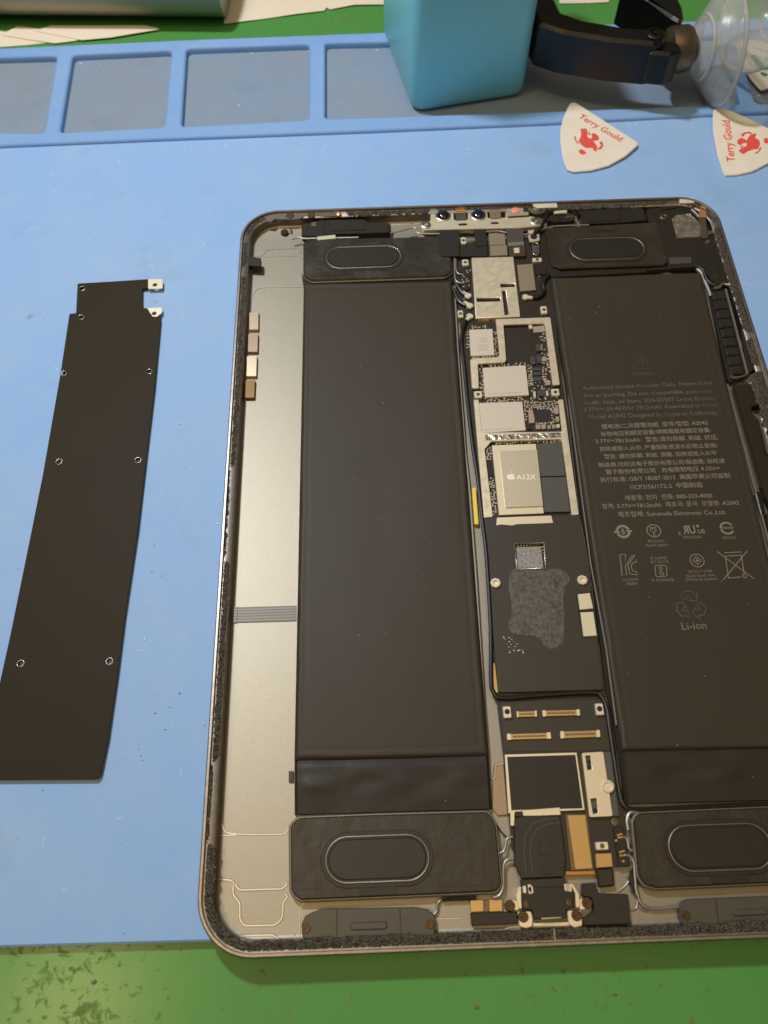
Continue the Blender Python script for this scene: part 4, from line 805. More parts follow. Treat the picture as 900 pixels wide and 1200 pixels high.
# yellow insulation and channel beside the plain battery
prism('yellow_tape', [(-12.27,2.93),(-11.03,3.07),(-11.27,-9.87),(-12.56,-9.76)], 1.1, 2.6, 'yellow', tab, bev=.08)
prism('yellow_tape', [(-11.12,-53.42),(-10.63,-53.54),(-10.55,-61.85),(-11.15,-61.92),(-12.13,-60.28)], 2.4, 3.0, 'gold', tab, bev=.05)
tube('battery_edge_strip', [(x, y, 2.4) for x, y in [(-11.66,82.24),(-12.63,53.65),(-13.33,16.10),(-13.14,5.11),(-13.64,-25.40),(-14.72,-64.96)]], .45, 'wire_grey', tab, 6, 1.6, False)
tube('battery_edge_strip', [(x, y, 3.2) for x, y in [(23.86,72.06),(23.43,51.46),(22.23,30.53),(21.37,1.72),(20.60,-24.34),(20.94,-50.58),(20.25,-71.99)]], .28, 'wire_grey', tab, 6, 1.3, False)
prism('gap_shade_strip', [(23.50,70.24),(22.45,45.09),(21.86,24.53),(20.34,-6.71),(20.88,-23.92),(19.27,-62.39),(19.83,-67.60),(19.86,-78.52),(19.68,-91.49),(21.00,-91.54),(21.68,-78.59),(21.30,-60.08),(22.50,-18.37),(23.97,41.49),(24.91,80.78)], 1.05, 2.2, 'wire_black', tab, bev=.1)  # black strip added over the case floor as the gap's shade
# ------------------------------------------------------------------ cables
tube('cable', [(x, y, 3.4) for x, y in [(-8.67,69.28),(-10.38,64.60),(-11.14,58.66),(-11.02,49.19),(-11.10,34.17),(-10.82,17.62),(-10.26,5.34),(-10.15,-9.61),(-9.98,-20.45),(-10.84,-42.87),(-12.16,-57.95),(-11.92,-61.54),(-9.76,-63.40),(1.05,-63.09),(14.68,-62.89),(17.55,-64.06),(18.42,-67.37),(18.36,-71.96),(18.26,-80.90),(18.24,-89.08),(18.80,-92.25),(21.01,-93.47),(29.35,-93.56),(42.58,-93.42),(56.90,-93.41)]], .62, 'wire_black', tab, 8)
tube('cable', [(x, y, 3.3) for x, y in [(-12.18,84.24),(-10.78,78.60),(-8.55,76.14)]], .6, 'wire_black', tab, 8); tube('cable', [(x, y, 3.3) for x, y in [(-11.33,87.43),(-9.81,83.33),(-8.17,80.86)]], .6, 'wire_black', tab, 8)
tube('cable', [(x, y, 3.5) for x, y in [(15.83,78.49),(18.16,79.04),(20.00,81.27),(20.13,84.54),(21.34,87.33),(22.95,88.68)]], .75, 'wire_black', tab, 8)
tube('cable', [(x, y, 4.6) for x, y in [(19.53,108.27),(21.91,110.29),(23.73,113.96),(25.61,117.95),(26.95,119.25),(28.56,119.45)]], .7, 'wire_black', tab, 8)
for (a, b_) in ([(-9.04,82.48),(-6.44,79.58)], [(-8.84,77.85),(-6.12,74.98)], [(-8.86,68.97),(-6.66,71.92)], [(15.68,78.50),(12.07,79.12)]):
    a = Vector(a); b_ = Vector(b_); d = (b_-a).normalized(); n_ = Vector((-d.y, d.x)); L_ = (b_-a).length
    q = [a-n_*.55, a+n_*.55, a+d*L_*.45+n_*.75, a+d*L_*.7+n_*1.35, b_+n_*.8, b_-n_*.8, a+d*L_*.7-n_*1.35, a+d*L_*.45-n_*.75]
    prism('coax_plug', [tuple(v) for v in q], 2.9, 3.8, 'cream', tab, bev=.25, r=.3)
def wire(pts, z, r=.42, m='wire_grey'): return tube('wire', [(x, y, z) for x, y in pts], r*.72, m, tab, 8)
wire([(-10.68,98.58),(-10.95,93.91),(-11.17,89.89),(-10.97,87.64),(-10.00,86.56),(-8.16,86.18)], 3.7, .38); wire([(-10.19,97.95),(-10.50,92.87),(-9.86,90.83),(-8.02,90.25)], 3.7, .3)
wire([(-11.73,109.93),(-10.92,107.77),(-10.57,105.76)], 4.3, .3); wire([(-9.55,105.29),(-9.16,107.90),(-7.85,109.70),(-5.10,110.10),(-2.81,109.73)], 4.2, .35, 'wire_black')
wire([(-33.68,111.19),(-29.61,112.16),(-24.77,113.40),(-23.32,110.71),(-19.13,110.08),(-15.43,109.91)], 4.5, .42); wire([(1.88,110.26),(6.17,110.43),(9.37,109.49)], 4.4, .38)
wire([(-70.40,110.38),(-67.77,111.13),(-65.43,110.44),(-55.07,110.25),(-45.56,110.10)], 3.9, .45); wire([(15.68,108.35),(17.81,108.35),(19.57,108.48),(21.84,109.60),(23.54,110.75),(26.38,111.69),(32.66,112.04),(40.45,111.95)], 4.4, .38)
prism('shiny_label', [(-60.86,110.64),(-54.10,111.34),(-54.00,109.46),(-60.75,108.91)], 4.0, 4.5, 'label_green', tab, bev=.05); prism('shiny_label', [(28.06,119.20),(33.22,119.51),(33.02,118.09),(28.28,117.88)], 4.4, 5.0, 'label_green', tab, bev=.05)
screw([(29.80,116.23)][0], 4.1, 1.4, 'brass', tab, .4)
prism('black_mount', [(25.66,117.84),(28.11,118.54),(35.98,118.45),(35.90,115.18),(33.06,114.50),(28.36,114.45),(25.79,115.82)], 1.4, 4.1, 'black', tab, r=.5)
bm = bmesh.new()
for u, v in [(33.51,117.96),(33.80,116.69),(34.80,117.35),(34.86,116.37),(32.91,116.46)]: prism_bm(rect(u, v, 1.0, .7, .4), 4.1, 4.5, .1, bm)
o = link('solder_blobs', bm_mesh(bm, 'solder_blobs'), 'steel', tab); o['kind'] = 'stuff'
wire([(19.47,120.48),(20.33,119.45),(21.82,118.73),(23.37,118.55),(24.40,118.88)], 4.7, .5, 'steel')
# ------------------------------------------------------------------ charging port and its flex
pf_ = sub('port_flex', tab); pf_['label'] = 'black flex cable leading to the charging port'
prism('flex_body', [(-9.80,-94.53),(-7.23,-93.99),(1.95,-94.32),(2.08,-99.52),(2.04,-104.60),(1.15,-108.65),(-9.67,-108.72),(-10.20,-106.67),(-11.01,-105.64)], 3.2, 3.9, 'flex', pf_, bev=.25, r=.8)
prism('flex_tail', [(-9.76,-108.75),(1.30,-108.65),(1.32,-110.02),(2.19,-110.79),(2.34,-111.62),(-9.47,-111.50),(-9.72,-110.37)], 2.4, 3.5, 'flex', pf_, bev=.25, r=.4)
for q in ([(-4.11,-99.56),(-1.12,-99.51),(-1.29,-103.37),(-4.37,-103.47)], [(-0.10,-98.51),(1.67,-98.47),(1.54,-103.47),(-0.54,-103.50)], [(-4.12,-104.98),(-1.38,-104.88),(-1.55,-107.86),(-4.16,-107.97)], [(-0.67,-104.50),(0.99,-104.36),(1.01,-106.56),(-0.76,-106.80)]): prism('embossed_pad', q, 3.85, 4.02, 'flex', pf_, bev=.06, r=.4)
strokes('flex_crease', [[(-6.60,-107.54),(-6.75,-103.28),(-6.12,-99.74),(-4.26,-97.23),(-1.37,-96.29),(1.73,-95.98)], [(-8.20,-107.23),(-8.22,-102.72),(-7.43,-98.67),(-5.21,-95.89),(-2.33,-95.11),(1.60,-94.93)]], .2, 3.91, 'bracket', pf_)
prism('flex_corner', [(-9.47,-92.96),(-7.45,-92.93),(-7.37,-94.20),(-9.49,-94.23)], 3.2, 3.8, 'black', pf_, bev=.1)
chip('gold_frame', [(3.41,-93.88),(9.21,-94.09),(8.85,-107.30),(3.03,-107.30)], 3.0, 'bronze'); prism('gold_pad', [(4.01,-94.23),(8.59,-94.34),(8.51,-106.90),(4.13,-107.04)], 3.0, 3.3, 'gold', lb, bev=.08, r=.3)
prism('orange_strip', [(1.81,-107.36),(9.11,-107.46),(9.04,-108.26),(1.80,-108.20)], 2.0, 2.65, 'orange', lb, bev=.06)
post([(11.63,-101.87)][0], 3.2, 1.9)
lathe('ring_post', [(.95,0),(.95,.35),(.7,.4),(.55,.4),(.5,.1),(0,.1)], (*[(16.03,-96.18)][0], PZ), 'bronze', lb, seg=16)
chip('side_connector', [(15.24,-97.66),(17.78,-97.44),(17.90,-106.62),(15.08,-106.82)], 3.3, 'black')
bm = bmesh.new()
for u, v in [(16.16,-99.45),(16.91,-99.27),(16.22,-100.07),(16.95,-100.00),(16.09,-103.44),(16.84,-103.26),(16.07,-104.25),(16.90,-104.18),(15.40,-100.71),(16.39,-105.57)]: prism_bm(rect(u, v, .7, .5), 3.2, 3.45, .05, bm)
o = link('gold_pins', bm_mesh(bm, 'gold_pins'), 'gold', lb); o['kind'] = 'stuff'
chip('gold_pad', [(9.73,-103.56),(13.85,-103.56),(13.65,-106.72),(9.48,-106.87)], 3.2, 'gold'); chip('flex_loop', [(9.45,-106.98),(13.70,-106.93),(13.39,-111.11),(9.31,-111.31)], 3.1, 'flex', bev=.4, r=.5)
port = prism('charging_port', [(-9.76,-110.55),(0.79,-110.72),(2.82,-110.99),(3.06,-112.69),(2.73,-115.52),(0.63,-115.95),(0.48,-117.86),(-7.74,-117.80),(-7.67,-115.73),(-10.06,-115.51),(-10.10,-113.58)], 1.6, 3.8, 'black', tab, bev=.2, r=.5)
port['label'] = 'black charging port with four screwed metal ears'
for q, s_ in (([(-13.81,-113.36),(-12.04,-113.22),(-10.75,-113.70),(-10.70,-115.61),(-13.67,-115.64)], [(-12.89,-114.53)][0]), ([(-11.22,-115.92),(-7.86,-115.84),(-7.60,-117.64),(-7.98,-119.33),(-9.49,-119.61),(-11.10,-119.16)], [(-9.93,-117.06)][0]), ([(0.81,-116.01),(4.47,-116.13),(4.23,-119.53),(2.25,-119.95),(0.90,-119.08)], [(3.09,-117.21)][0]), ([(4.20,-113.65),(6.55,-113.46),(7.30,-114.66),(6.92,-115.89),(3.92,-116.11)], [(6.00,-114.62)][0])):
    prism('port_ear', q, 1.1, 3.0, 'shield', port, bev=.15, r=.5); screw(s_, 3.0, 1.3, 'brass', port, .35)
prism('port_wing', [(-11.27,-112.33),(-10.30,-110.33),(-9.62,-110.35),(-10.04,-115.40),(-10.99,-115.20)], 1.2, 3.2, 'shield', port, bev=.15, r=.3); prism('port_wing', [(2.01,-109.83),(3.26,-110.29),(4.41,-112.71),(4.18,-115.56),(3.02,-115.62),(3.34,-112.33)], 1.2, 3.2, 'shield', port, bev=.15, r=.4)
prism('port_lip', [(-7.87,-118.28),(1.53,-118.28),(1.49,-119.66),(-7.94,-119.53)], 1.1, 2.4, 'shield', port, bev=.3, r=.3); prism('lip_edge', [(-5.84,-117.43),(-0.82,-117.37),(-0.69,-117.74),(-5.71,-117.86)], 2.4, 3.86, 'alu_edge', port, bev=.1)
for p in [(-8.72,-114.36),(1.69,-114.32)]: lathe('rivet', [(.85,0),(.85,.2),(.55,.25),(.4,.05),(0,.05)], (*p, 3.78), 'brass', port, seg=14)
bm = bmesh.new()
for u, v in [(-9.06,-111.11),(-7.75,-110.82),(-7.35,-111.24),(1.22,-111.00),(1.66,-111.08),(2.14,-111.17),(-7.70,-111.36)]: prism_bm(rect(u, v, .8, 1.6), 3.6, 3.95, .08, bm)
o = link('contact_pins', bm_mesh(bm, 'contact_pins'), 'cream', port); o['kind'] = 'stuff'
for q in ([(-22.50,-112.98),(-19.21,-113.00),(-19.34,-115.56),(-22.57,-115.68)], [(-17.86,-113.00),(-14.52,-113.06),(-14.69,-115.72),(-18.01,-115.70)]): prism('gold_contact', q, 1.1, 2.2, 'gold', tab, bev=.1, r=.2)
prism('contact_gap', [(-19.23,-113.14),(-17.87,-113.09),(-18.00,-115.60),(-19.35,-115.65)], 1.1, 1.7, 'bronze', tab, bev=.05)
prism('black_pad', [(-22.63,-115.79),(-11.25,-115.90),(-11.39,-118.60),(-22.60,-118.64)], 1.1, 2.6, 'black', tab, bev=.2, r=.3)
prism('black_pad', [(5.36,-110.24),(8.89,-110.16),(8.95,-112.51),(16.40,-113.01),(15.85,-119.55),(4.57,-119.53),(4.33,-117.92),(7.12,-116.73),(7.51,-115.55),(7.29,-113.52),(5.00,-113.05)], 1.1, 3.2, 'black', tab, bev=.2, r=.5)
wire([(-14.50,-102.75),(-13.11,-102.09),(-12.43,-100.37),(-11.88,-99.26),(-10.57,-98.95)], 3.2, .5); wire([(-16.76,-112.68),(-15.19,-112.10),(-14.00,-109.94),(-13.59,-105.99),(-12.66,-104.32),(-10.86,-103.98)], 3.0, .5); wire([(-14.45,-95.15),(-13.27,-97.29),(-11.93,-98.89)], 2.0, .22, 'wire_black')
wire([(-31.64,-115.95),(-30.71,-114.91),(-30.43,-113.41),(-29.42,-112.43),(-28.46,-112.02)], 2.0, .45); tube('cable', [(x, y, 2.2) for x, y in [(-29.24,-112.34),(-27.35,-112.20),(-23.98,-112.25),(-20.97,-112.22)]], .8, 'wire_black', tab, 8)
wire([(17.01,-99.98),(18.07,-100.22),(18.25,-101.46),(18.33,-102.59),(19.08,-103.33)], 3.4, .5); wire([(17.08,-104.07),(18.41,-104.62),(18.96,-106.15),(18.74,-108.63),(18.45,-112.06),(18.68,-113.53)], 3.4, .5)
prism('cable_clip', [(17.34,-109.21),(19.47,-106.33),(18.91,-112.80),(17.64,-112.76)], 1.2, 3.0, 'wire_black', tab, r=.3)
wire([(19.03,-112.99),(19.28,-114.65),(20.42,-115.91),(23.04,-116.45),(28.54,-116.24)], 2.2, .5); wire([(14.50,-112.27),(16.45,-111.08),(18.14,-109.38)], 1.3, .3); wire([(16.78,-116.59),(18.23,-116.11),(18.96,-114.61)], 1.4, .3); wire([(18.77,-115.63),(19.61,-116.56),(21.13,-116.94)], 1.4, .3)
tube('bright_edge', [(x, y, 3.3) for x, y in [(18.92,-98.34),(18.98,-96.13),(20.10,-94.30),(23.34,-93.52)]], .5, 'wire_grey', tab, 8)
prism('port_seam', [(-3.42,-119.82),(-3.00,-119.79),(-3.03,-123.16),(-3.45,-123.24)], 4.9, 5.32, 'rim', case, bev=.03)

# ------------------------------------------------------------------ dark shield plate lying on the mat
PZ2 = 1.5
po = [(-148.50,94.40),(-147.08,80.32),(-149.42,80.22),(-148.67,54.21),(-148.48,33.50),(-148.30,14.16),(-148.57,-5.42)]+[(-149.16,-40.13),(-150.56,-79.76),(-118.88,-80.68),(-118.08,-79.64),(-117.26,-70.04),(-116.79,-51.09),(-116.71,-35.34),(-115.89,-6.77)]+[(-115.92,16.92),(-115.92,46.36),(-116.56,74.84),(-116.92,78.68),(-119.71,77.59),(-121.82,81.44),(-123.67,81.83),(-124.61,90.89),(-122.45,90.90),(-122.90,95.37),(-135.07,94.86)]
hol = [[(-146.48,91.98)][0], [(-145.01,78.40)][0], [(-147.63,53.80)][0], [(-118.33,53.37)][0], [(-143.91,18.57)][0], [(-118.44,18.10)][0], [(-144.74,-48.12)][0], [(-119.48,-48.43)][0]]
sp = thing('shield_plate', 'long dark brown metal shield plate lying left of the tablet', 'metal plate', (-140, 10, 0))
sp.location = (0,0,0)
plate('plate_sheet', rnd(po, .5, 3), [circ(x, y, .95 if i else 1.1, 16)[::-1] for i, (x, y) in enumerate(hol)], PZ2-.35, PZ2, 'plate', sp, .05)
for i, (x, y) in enumerate(hol): tube('hole_rim', [(x+1.0*math.cos(a*math.pi/8), y+1.0*math.sin(a*math.pi/8), PZ2-.06) for a in range(16)], .12, 'steel', sp, 6, 1, False, True)
t1 = [(-122.81,95.13),(-117.96,94.91),(-117.42,94.25),(-117.11,90.85),(-117.46,90.34),(-122.34,90.45)]; h1 = [(-120.04,92.25)][0]
plate('gold_tab', rnd(t1, .5, 3), [circ(*h1, .85, 14)[::-1]], PZ2-.1, PZ2+.25, 'cpu_sub', sp, .05)
t2 = [(-121.74,81.32),(-116.87,81.41),(-116.43,80.88),(-116.26,79.04),(-117.88,77.09),(-119.47,77.36)]; h2 = [(-118.98,78.75)][0]
plate('gold_tab', rnd(t2, .5, 3), [circ(*h2, .85, 14)[::-1]], PZ2+.02, PZ2+.3, 'cpu_sub', sp, .05)
# the folded edge the plate rests on
plate('folded_edge', inset(po, .6), [inset(po, 1.0)[::-1]], 0.02, PZ2-.4, 'plate', sp, .02)

# ------------------------------------------------------------------ opening picks
def pick_material():
    return mat('pick_plastic', (240,233,220), .5, 0, .4, var=.45, vscale=.12, col2=(226,214,194), bump=.03, bscale=.6)
M['pick'] = pick_material()
M['red_ink'] = mat('red_print', (232,72,66), .6, var=.5, vscale=.9, col2=(236,120,104))
M['green_ink'] = mat('green_print', (48,150,104), .6, var=.4, vscale=.9, col2=(96,170,130))
EM = [[(46.00,168.18),(48.46,168.31),(48.77,166.03),(48.19,163.66),(49.40,162.00),(50.18,163.56),(49.88,165.17),(51.29,165.51),(52.75,163.83),(52.74,161.68),(51.12,160.97),(50.21,161.33),(50.95,159.16),(51.40,157.56),(50.60,154.86),(49.85,155.52),(49.21,157.27),(46.80,157.23),(45.19,159.04),(44.20,161.46),(45.24,163.00),(45.96,165.37)],
      [(52.64,161.05),(53.96,160.19),(53.91,158.22),(52.81,156.32),(51.15,156.01),(51.47,157.01),(52.46,157.51),(53.02,158.66),(52.56,159.87)], [(42.92,164.55),(43.58,163.88),(43.46,161.90),(44.51,159.86),(43.92,159.50),(43.01,161.36),(42.83,163.12)], [(48.93,166.02),(49.78,166.30),(49.41,164.56),(48.79,164.03)], [(43.80,156.44),(45.01,156.69),(46.47,155.06),(46.18,153.83),(44.66,153.59),(43.74,154.57)]]
EC = [(49.07,161.62)][0]; ET = [(46.96,175.90),(61.92,161.23)]
def beast(c, u, v, s):
    """the beast emblem as flat lobes: c centre, u along the words, v away from the words' foot"""
    u0 = Vector(ET[1])-Vector(ET[0]); u0.normalize(); v0 = Vector((-u0.y, u0.x)); out = []
    for l in EM:
        q = []
        for x, y in l:
            d = Vector((x, y))-Vector(EC); a_, b_ = d.dot(u0)*s, d.dot(v0)*s; q.append((c[0]+u[0]*a_+v[0]*b_, c[1]+u[1]*a_+v[1]*b_))
        out.append(rnd(q, .5, 2))
    return out
def pick(label, pts, tilt, words, tp, ec, eu, ev, es, ink, small):
    th = .8
    root = prism('opening_pick', pts, 0, th, 'pick', None, bev=.25, zf=tilt); tag(root, label, 'pick', 'triangular opening picks')
    z = th+.03
    text('printed_text', words, tp[0], tp[1], z, ink, root, zf=tilt, bold=.02)
    for q in beast(ec, eu, ev, es):
        bm = bmesh.new(); qq = q if area2(q) > 0 else q[::-1]
        bm.faces.new([bm.verts.new((x*S, y*S, (z+tilt(x, y))*S)) for x, y in qq]); link('printed_emblem', bm_mesh(bm, 'printed_emblem'), ink, root)
    return root
def nrm(a, b): v = Vector(b)-Vector(a); v.normalize(); return v
g = lip[2]
def tilt1(x, y): return .05+(y-138)*.045
q = [(45.03,183.93),(46.11,183.70),(50.19,179.47),(58.61,170.15),(67.93,159.74),(67.91,158.16),(62.08,152.35),(54.35,147.34),(47.16,145.18),(39.99,144.69),(37.81,146.00),(37.16,148.93),(36.84,153.57),(37.10,162.19),(37.96,168.57),(39.92,175.00),(42.75,181.51),(44.02,183.47)]
w_ = [(46.96,175.90),(61.92,161.23)]; e = [(49.07,161.62)][0]; uu = nrm(w_[0], w_[1]); vv = Vector((-uu.y, uu.x))
pick('white triangular pick with red print, above the middle of the tablet', q, tilt1, 'Terry Gould', w_, e, uu, vv, 1.0, 'red_ink', [(43.65,155.82),(46.34,154.13)])
q = [(102.43,177.23),(103.33,178.04),(107.97,177.26),(115.59,171.30),(122.67,164.85),(125.38,161.56),(126.09,159.43),(124.74,156.16),(117.87,145.95),(110.38,141.68),(104.11,140.14),(99.42,140.02),(98.94,142.23),(98.66,150.84),(99.70,164.47),(101.07,172.02)]
w_ = [(103.03,147.26),(105.87,170.50)]; e = [(112.18,157.38)][0]; uu = nrm(w_[0], w_[1]); vv = Vector((-uu.y, uu.x))
def tilt2(x, y): return .05+(y-138)*.04
pick('white triangular pick with red print, cut by the right edge of the photo', q, tilt2, 'Terry Gould', w_, e, uu, vv, 1.0, 'red_ink', [(118.50,158.93),(117.60,154.54)])
q = [(122.24,221.03),(125.02,223.53),(132.11,223.34),(137.79,219.78),(140.41,213.12),(140.23,206.29),(135.00,196.53),(129.37,191.09),(126.20,189.95),(125.22,191.30),(123.45,196.95),(121.47,206.41),(121.35,214.97)]
w_ = [(128.67,218.24),(138.27,213.23)]; e = [(131.33,207.17)][0]; uu = nrm(w_[0], w_[1]); vv = Vector((-uu.y, uu.x))
pick('pick with green print lying half behind the clear suction cup', q, lambda x, y: .75+.0*x, 'Terry Gould', w_, e, uu, vv, 1.0, 'green_ink', [(129.27,201.14),(132.53,199.31)])

# ------------------------------------------------------------------ teal block
M['teal'] = mat('teal_plastic', (132,218,230), .4, 0, .5, var=.35, vscale=.04, col2=(132,208,230), bump=.05, bscale=.2)
tb = thing('teal_container', 'upright teal plastic block standing in the mat tray', 'container', (-3, 216, -1.5)); tb.location = (0,0,-.0015)
foot = [(-21.5,184.6),(26.8,193.8),(41.5,243),(-7,257),(-33,244)]
foot = [(-21.5,184.6),(27.2,193.9),(16.6,250.5),(-32.6,241.6)]
bm = bmesh.new(); rows = []
ft = rnd(foot, 6.5, 7)
for d, z in ((4.5,0),(2.2,.5),(.8,1.6),(0,4),(-.4,40),(-.6,84),(.6,88),(3.5,89.5)): rows.append([bm.verts.new((x*S, y*S, z*S)) for x, y in inset(ft, d)])
k = len(rows[0])
for a, b in zip(rows, rows[1:]):
    for i in range(k): bm.faces.new((a[i], a[(i+1)%k], b[(i+1)%k], b[i]))
bm.faces.new(rows[0][::-1]); bm.faces.new(rows[-1])
link('container_body', bm_mesh(bm, 'container_body'), 'teal', tb, True)
M['scuff'] = mat('white_scuffs', (196,216,214), .6)
bm = bmesh.new(); rg = random.Random(5)
fa = Vector((-32.6,241.6)); fb = Vector((-21.5,184.6)); nl = Vector((-(fb-fa).y, (fb-fa).x)).normalized()*-1
for i in range(60):
    row_ = rg.choice((6, 11, 24)); u = rg.uniform(.12, .88); p = fa*(1-u)+fb*u; zc = row_+rg.gauss(0, .9)
    a = p+nl*.34; hw = rg.uniform(.15, .55); dd = (fb-fa).normalized()
    vs = [a-dd*hw, a+dd*hw]; hh = rg.uniform(.12,.4)
    bm.faces.new([bm.verts.new((vs[0].x*S, vs[0].y*S, (zc-hh)*S)), bm.verts.new((vs[1].x*S, vs[1].y*S, (zc-hh)*S)), bm.verts.new((vs[1].x*S, vs[1].y*S, (zc+hh)*S)), bm.verts.new((vs[0].x*S, vs[0].y*S, (zc+hh)*S))])
o = link('scuff_marks', bm_mesh(bm, 'scuff_marks'), 'scuff', tb); o['kind'] = 'stuff'

# ------------------------------------------------------------------ opening pliers with clear suction cups
M['tool'] = mat('black_tool_plastic', (15,13,11), .34, 0, .4, bump=.03, bscale=1.4)
def clear_material(lo=.14, hi=.7):
    m = bpy.data.materials.new('clear_soft_plastic'); m.use_nodes = True; nt = m.node_tree; N = nt.nodes; L = nt.links
    b = N['Principled BSDF']; b.inputs['Base Color'].default_value = (.62,.62,.60,1); b.inputs['Roughness'].default_value = .18; b.inputs['Specular IOR Level'].default_value = .6
    tr = N.new('ShaderNodeBsdfTransparent'); tr.inputs[0].default_value = (.93,.93,.92,1)
    lw = N.new('ShaderNodeLayerWeight'); lw.inputs[0].default_value = .35
    rp = N.new('ShaderNodeMapRange'); rp.inputs[3].default_value = lo; rp.inputs[4].default_value = hi; L.new(lw.outputs['Facing'], rp.inputs[0])
    mx = N.new('ShaderNodeMixShader'); L.new(rp.outputs[0], mx.inputs[0]); L.new(tr.outputs[0], mx.inputs[1]); L.new(b.outputs[0], mx.inputs[2])
    L.new(mx.outputs[0], N['Material Output'].inputs[0]); return m
M['clear'] = clear_material()
M['clear_rim'] = clear_material(.45, .9)
pl = thing('suction_pliers', 'black screen opening pliers with two clear suction cups', 'pliers', (90, 195, -1.5)); pl.location = (0,0,0)
arm = [(26.24,213.48),(26.60,202.06),(27.89,194.22),(36.62,188.68),(54.45,182.57),(70.33,179.45),(74.33,180.30),(76.25,183.38),(76.65,186.58),(70.45,188.89),(61.27,190.28),(45.44,195.86),(37.75,201.09),(36.24,211.02)]
bm = prism_bm(rnd(arm, 1.2, 3), 13, 30, 1.2); link('near_arm', bm_mesh(bm, 'near_arm'), 'tool', pl, True)
far = [(63.95,219.24),(73.35,207.49),(80.16,195.87),(83.04,192.41),(85.33,195.96),(86.03,202.64),(84.58,218.12)]
link('far_arm', bm_mesh(prism_bm(rnd(far, 1.2, 3), 14, 30, 1.0), 'far_arm'), 'tool', pl, True)
pp = [(71.72,185.05)][0]
lathe('hinge_pin', [(3.6,-1),(3.6,.4),(2.9,.9),(2.4,.9),(2.2,.3),(1.1,.3),(1.0,.8),(0,.8)], (*pp, 30), 'tool', pl, seg=24)
def cup(loc, ax, R_, name='suction_cup'):
    prof = [(3.4,-13),(5.5,-12.5),(6.5,-10.5),(8.2,-9.2),(8.4,-8.4),(10.5,-7.6),(11.4,-6.2),(11.6,-5.6),(R_*.66,-4.6),(R_*.74,-3.6),(R_*.78,-2.6),(R_*.80,-2.6),(R_*.90,-.9),(R_,.6),(R_+.4,1.5),(R_-.6,1.9),(R_*.90,.5),(R_*.80,-1.0),(R_*.66,-3.2),(11,-4.4),(8,-6.5),(5,-8.6),(0,-9)]
    o = lathe(name, prof, loc, 'clear', pl, ax, 64)
    lathe('cup_rim', [(R_-1.0,.9),(R_-.2,.7),(R_+.5,1.0),(R_+.7,1.7),(R_+.1,2.3),(R_-.9,2.1),(R_-1.0,.9)], loc, 'clear_rim', o, ax, 64)
    lathe('cup_ridge', [(11.0,-6.9),(11.8,-6.9),(12.1,-6.2),(11.6,-5.5),(11.0,-6.9)], loc, 'clear_rim', o, ax, 64)
    return o
cx, cy = 100.5, 190.5
c1_ = (cx, cy, 20.6); a1_ = Vector((.998,.06,.0)).normalized()
cup(c1_, a1_, 21.2)
hub = Vector(c1_)-a1_*12
lathe('pivot_collar', [(0,-9),(7.0,-9),(8.2,-8.2),(8.6,-6),(8.6,-1),(7.9,.3),(5,.4),(0,.4)], tuple(hub), 'bronze', pl, tuple(a1_), 32)
lathe('cup_core', [(0,0),(5,.2),(5.4,2.2),(4.2,3.2),(0,3.4)], tuple(hub), 'tool', pl, tuple(a1_), 24)
fk = [(68.90,180.16),(74.00,182.55),(78.74,184.08),(80.89,166.57),(79.19,164.62),(70.09,162.23),(65.29,165.33)]
link('fork', bm_mesh(prism_bm(rnd([(x, y) for x, y in [(69.93,184.54),(77.76,185.92),(82.03,183.91),(82.23,179.46),(77.35,177.08),(69.44,178.90)]], 1, 3), 14, 27, 1.0), 'fork'), 'tool', pl, True)
c2_ = (cx+24, cy+15, 28); a2_ = Vector((-.85,-.1,.45)).normalized()
cup(c2_, a2_, 26.0)
lathe('cup_core', [(0,0),(6,.2),(6.4,2.5),(5,3.6),(0,3.8)], tuple(Vector(c2_)-a2_*10.5), 'bronze', pl, tuple(a2_), 24)

# ------------------------------------------------------------------ things behind the mat
sl = thing('aluminium_slab', 'thick rounded aluminium slab at the far left behind the mat', 'metal slab', (-160, 300, -3)); sl.location = (0,0,-.003)
# side profile (depth, height) swept along the slab's length
prof = []; rr = 17
for i in range(11): a = math.radians(-60+150*i/10); prof.append((rr-rr*math.cos(a), 17+rr*math.sin(a)))
prof += [(90,34),(90,1.2),(10,1.2)]
d0 = Vector((-260,258.6)); d1 = Vector((-104.2,247.8)); dl = (d1-d0).normalized(); dn = Vector((-dl.y, dl.x))
bm = bmesh.new(); rows = []
for p in (d0, d1-dl*.8, d1):
    ins_ = 0 if p != d1 else .8
    rows.append([bm.verts.new(((p+dn*(u+(ins_ if u < 40 else -ins_))).x*S, (p+dn*(u+(ins_ if u < 40 else -ins_))).y*S, (h+(ins_ if h < 8 else -ins_))*S)) for u, h in prof])
k = len(prof)
for a, b in zip(rows, rows[1:]):
    for i in range(k): bm.faces.new((a[i], a[(i+1)%k], b[(i+1)%k], b[i]))
bm.faces.new(rows[0]); bm.faces.new(rows[-1][::-1]); bmesh.ops.recalc_face_normals(bm, faces=bm.faces)
M['slab'] = mat('satin_aluminium', (176,168,156), .62, 1, bump=.02, bscale=1.6)
link('slab_body', bm_mesh(bm, 'slab_body'), 'slab', sl, True)
lathe('rubber_foot', [(6,-1.2),(6,.6),(5,1.25),(0,1.3)], (*(d1-dl*30+dn*40), 0), 'black', sl, seg=20).location = (0,0,.0012)
lathe('rubber_foot', [(6,-1.2),(6,.6),(5,1.25),(0,1.3)], (*(d1-dl*110+dn*40), 0), 'black', sl, seg=20).location = (0,0,.0012)
M['paper'] = mat('cream_paper', (236,224,204), .75, 0, .2, var=.3, vscale=.05, col2=(222,206,182), bump=.25, bscale=.06)
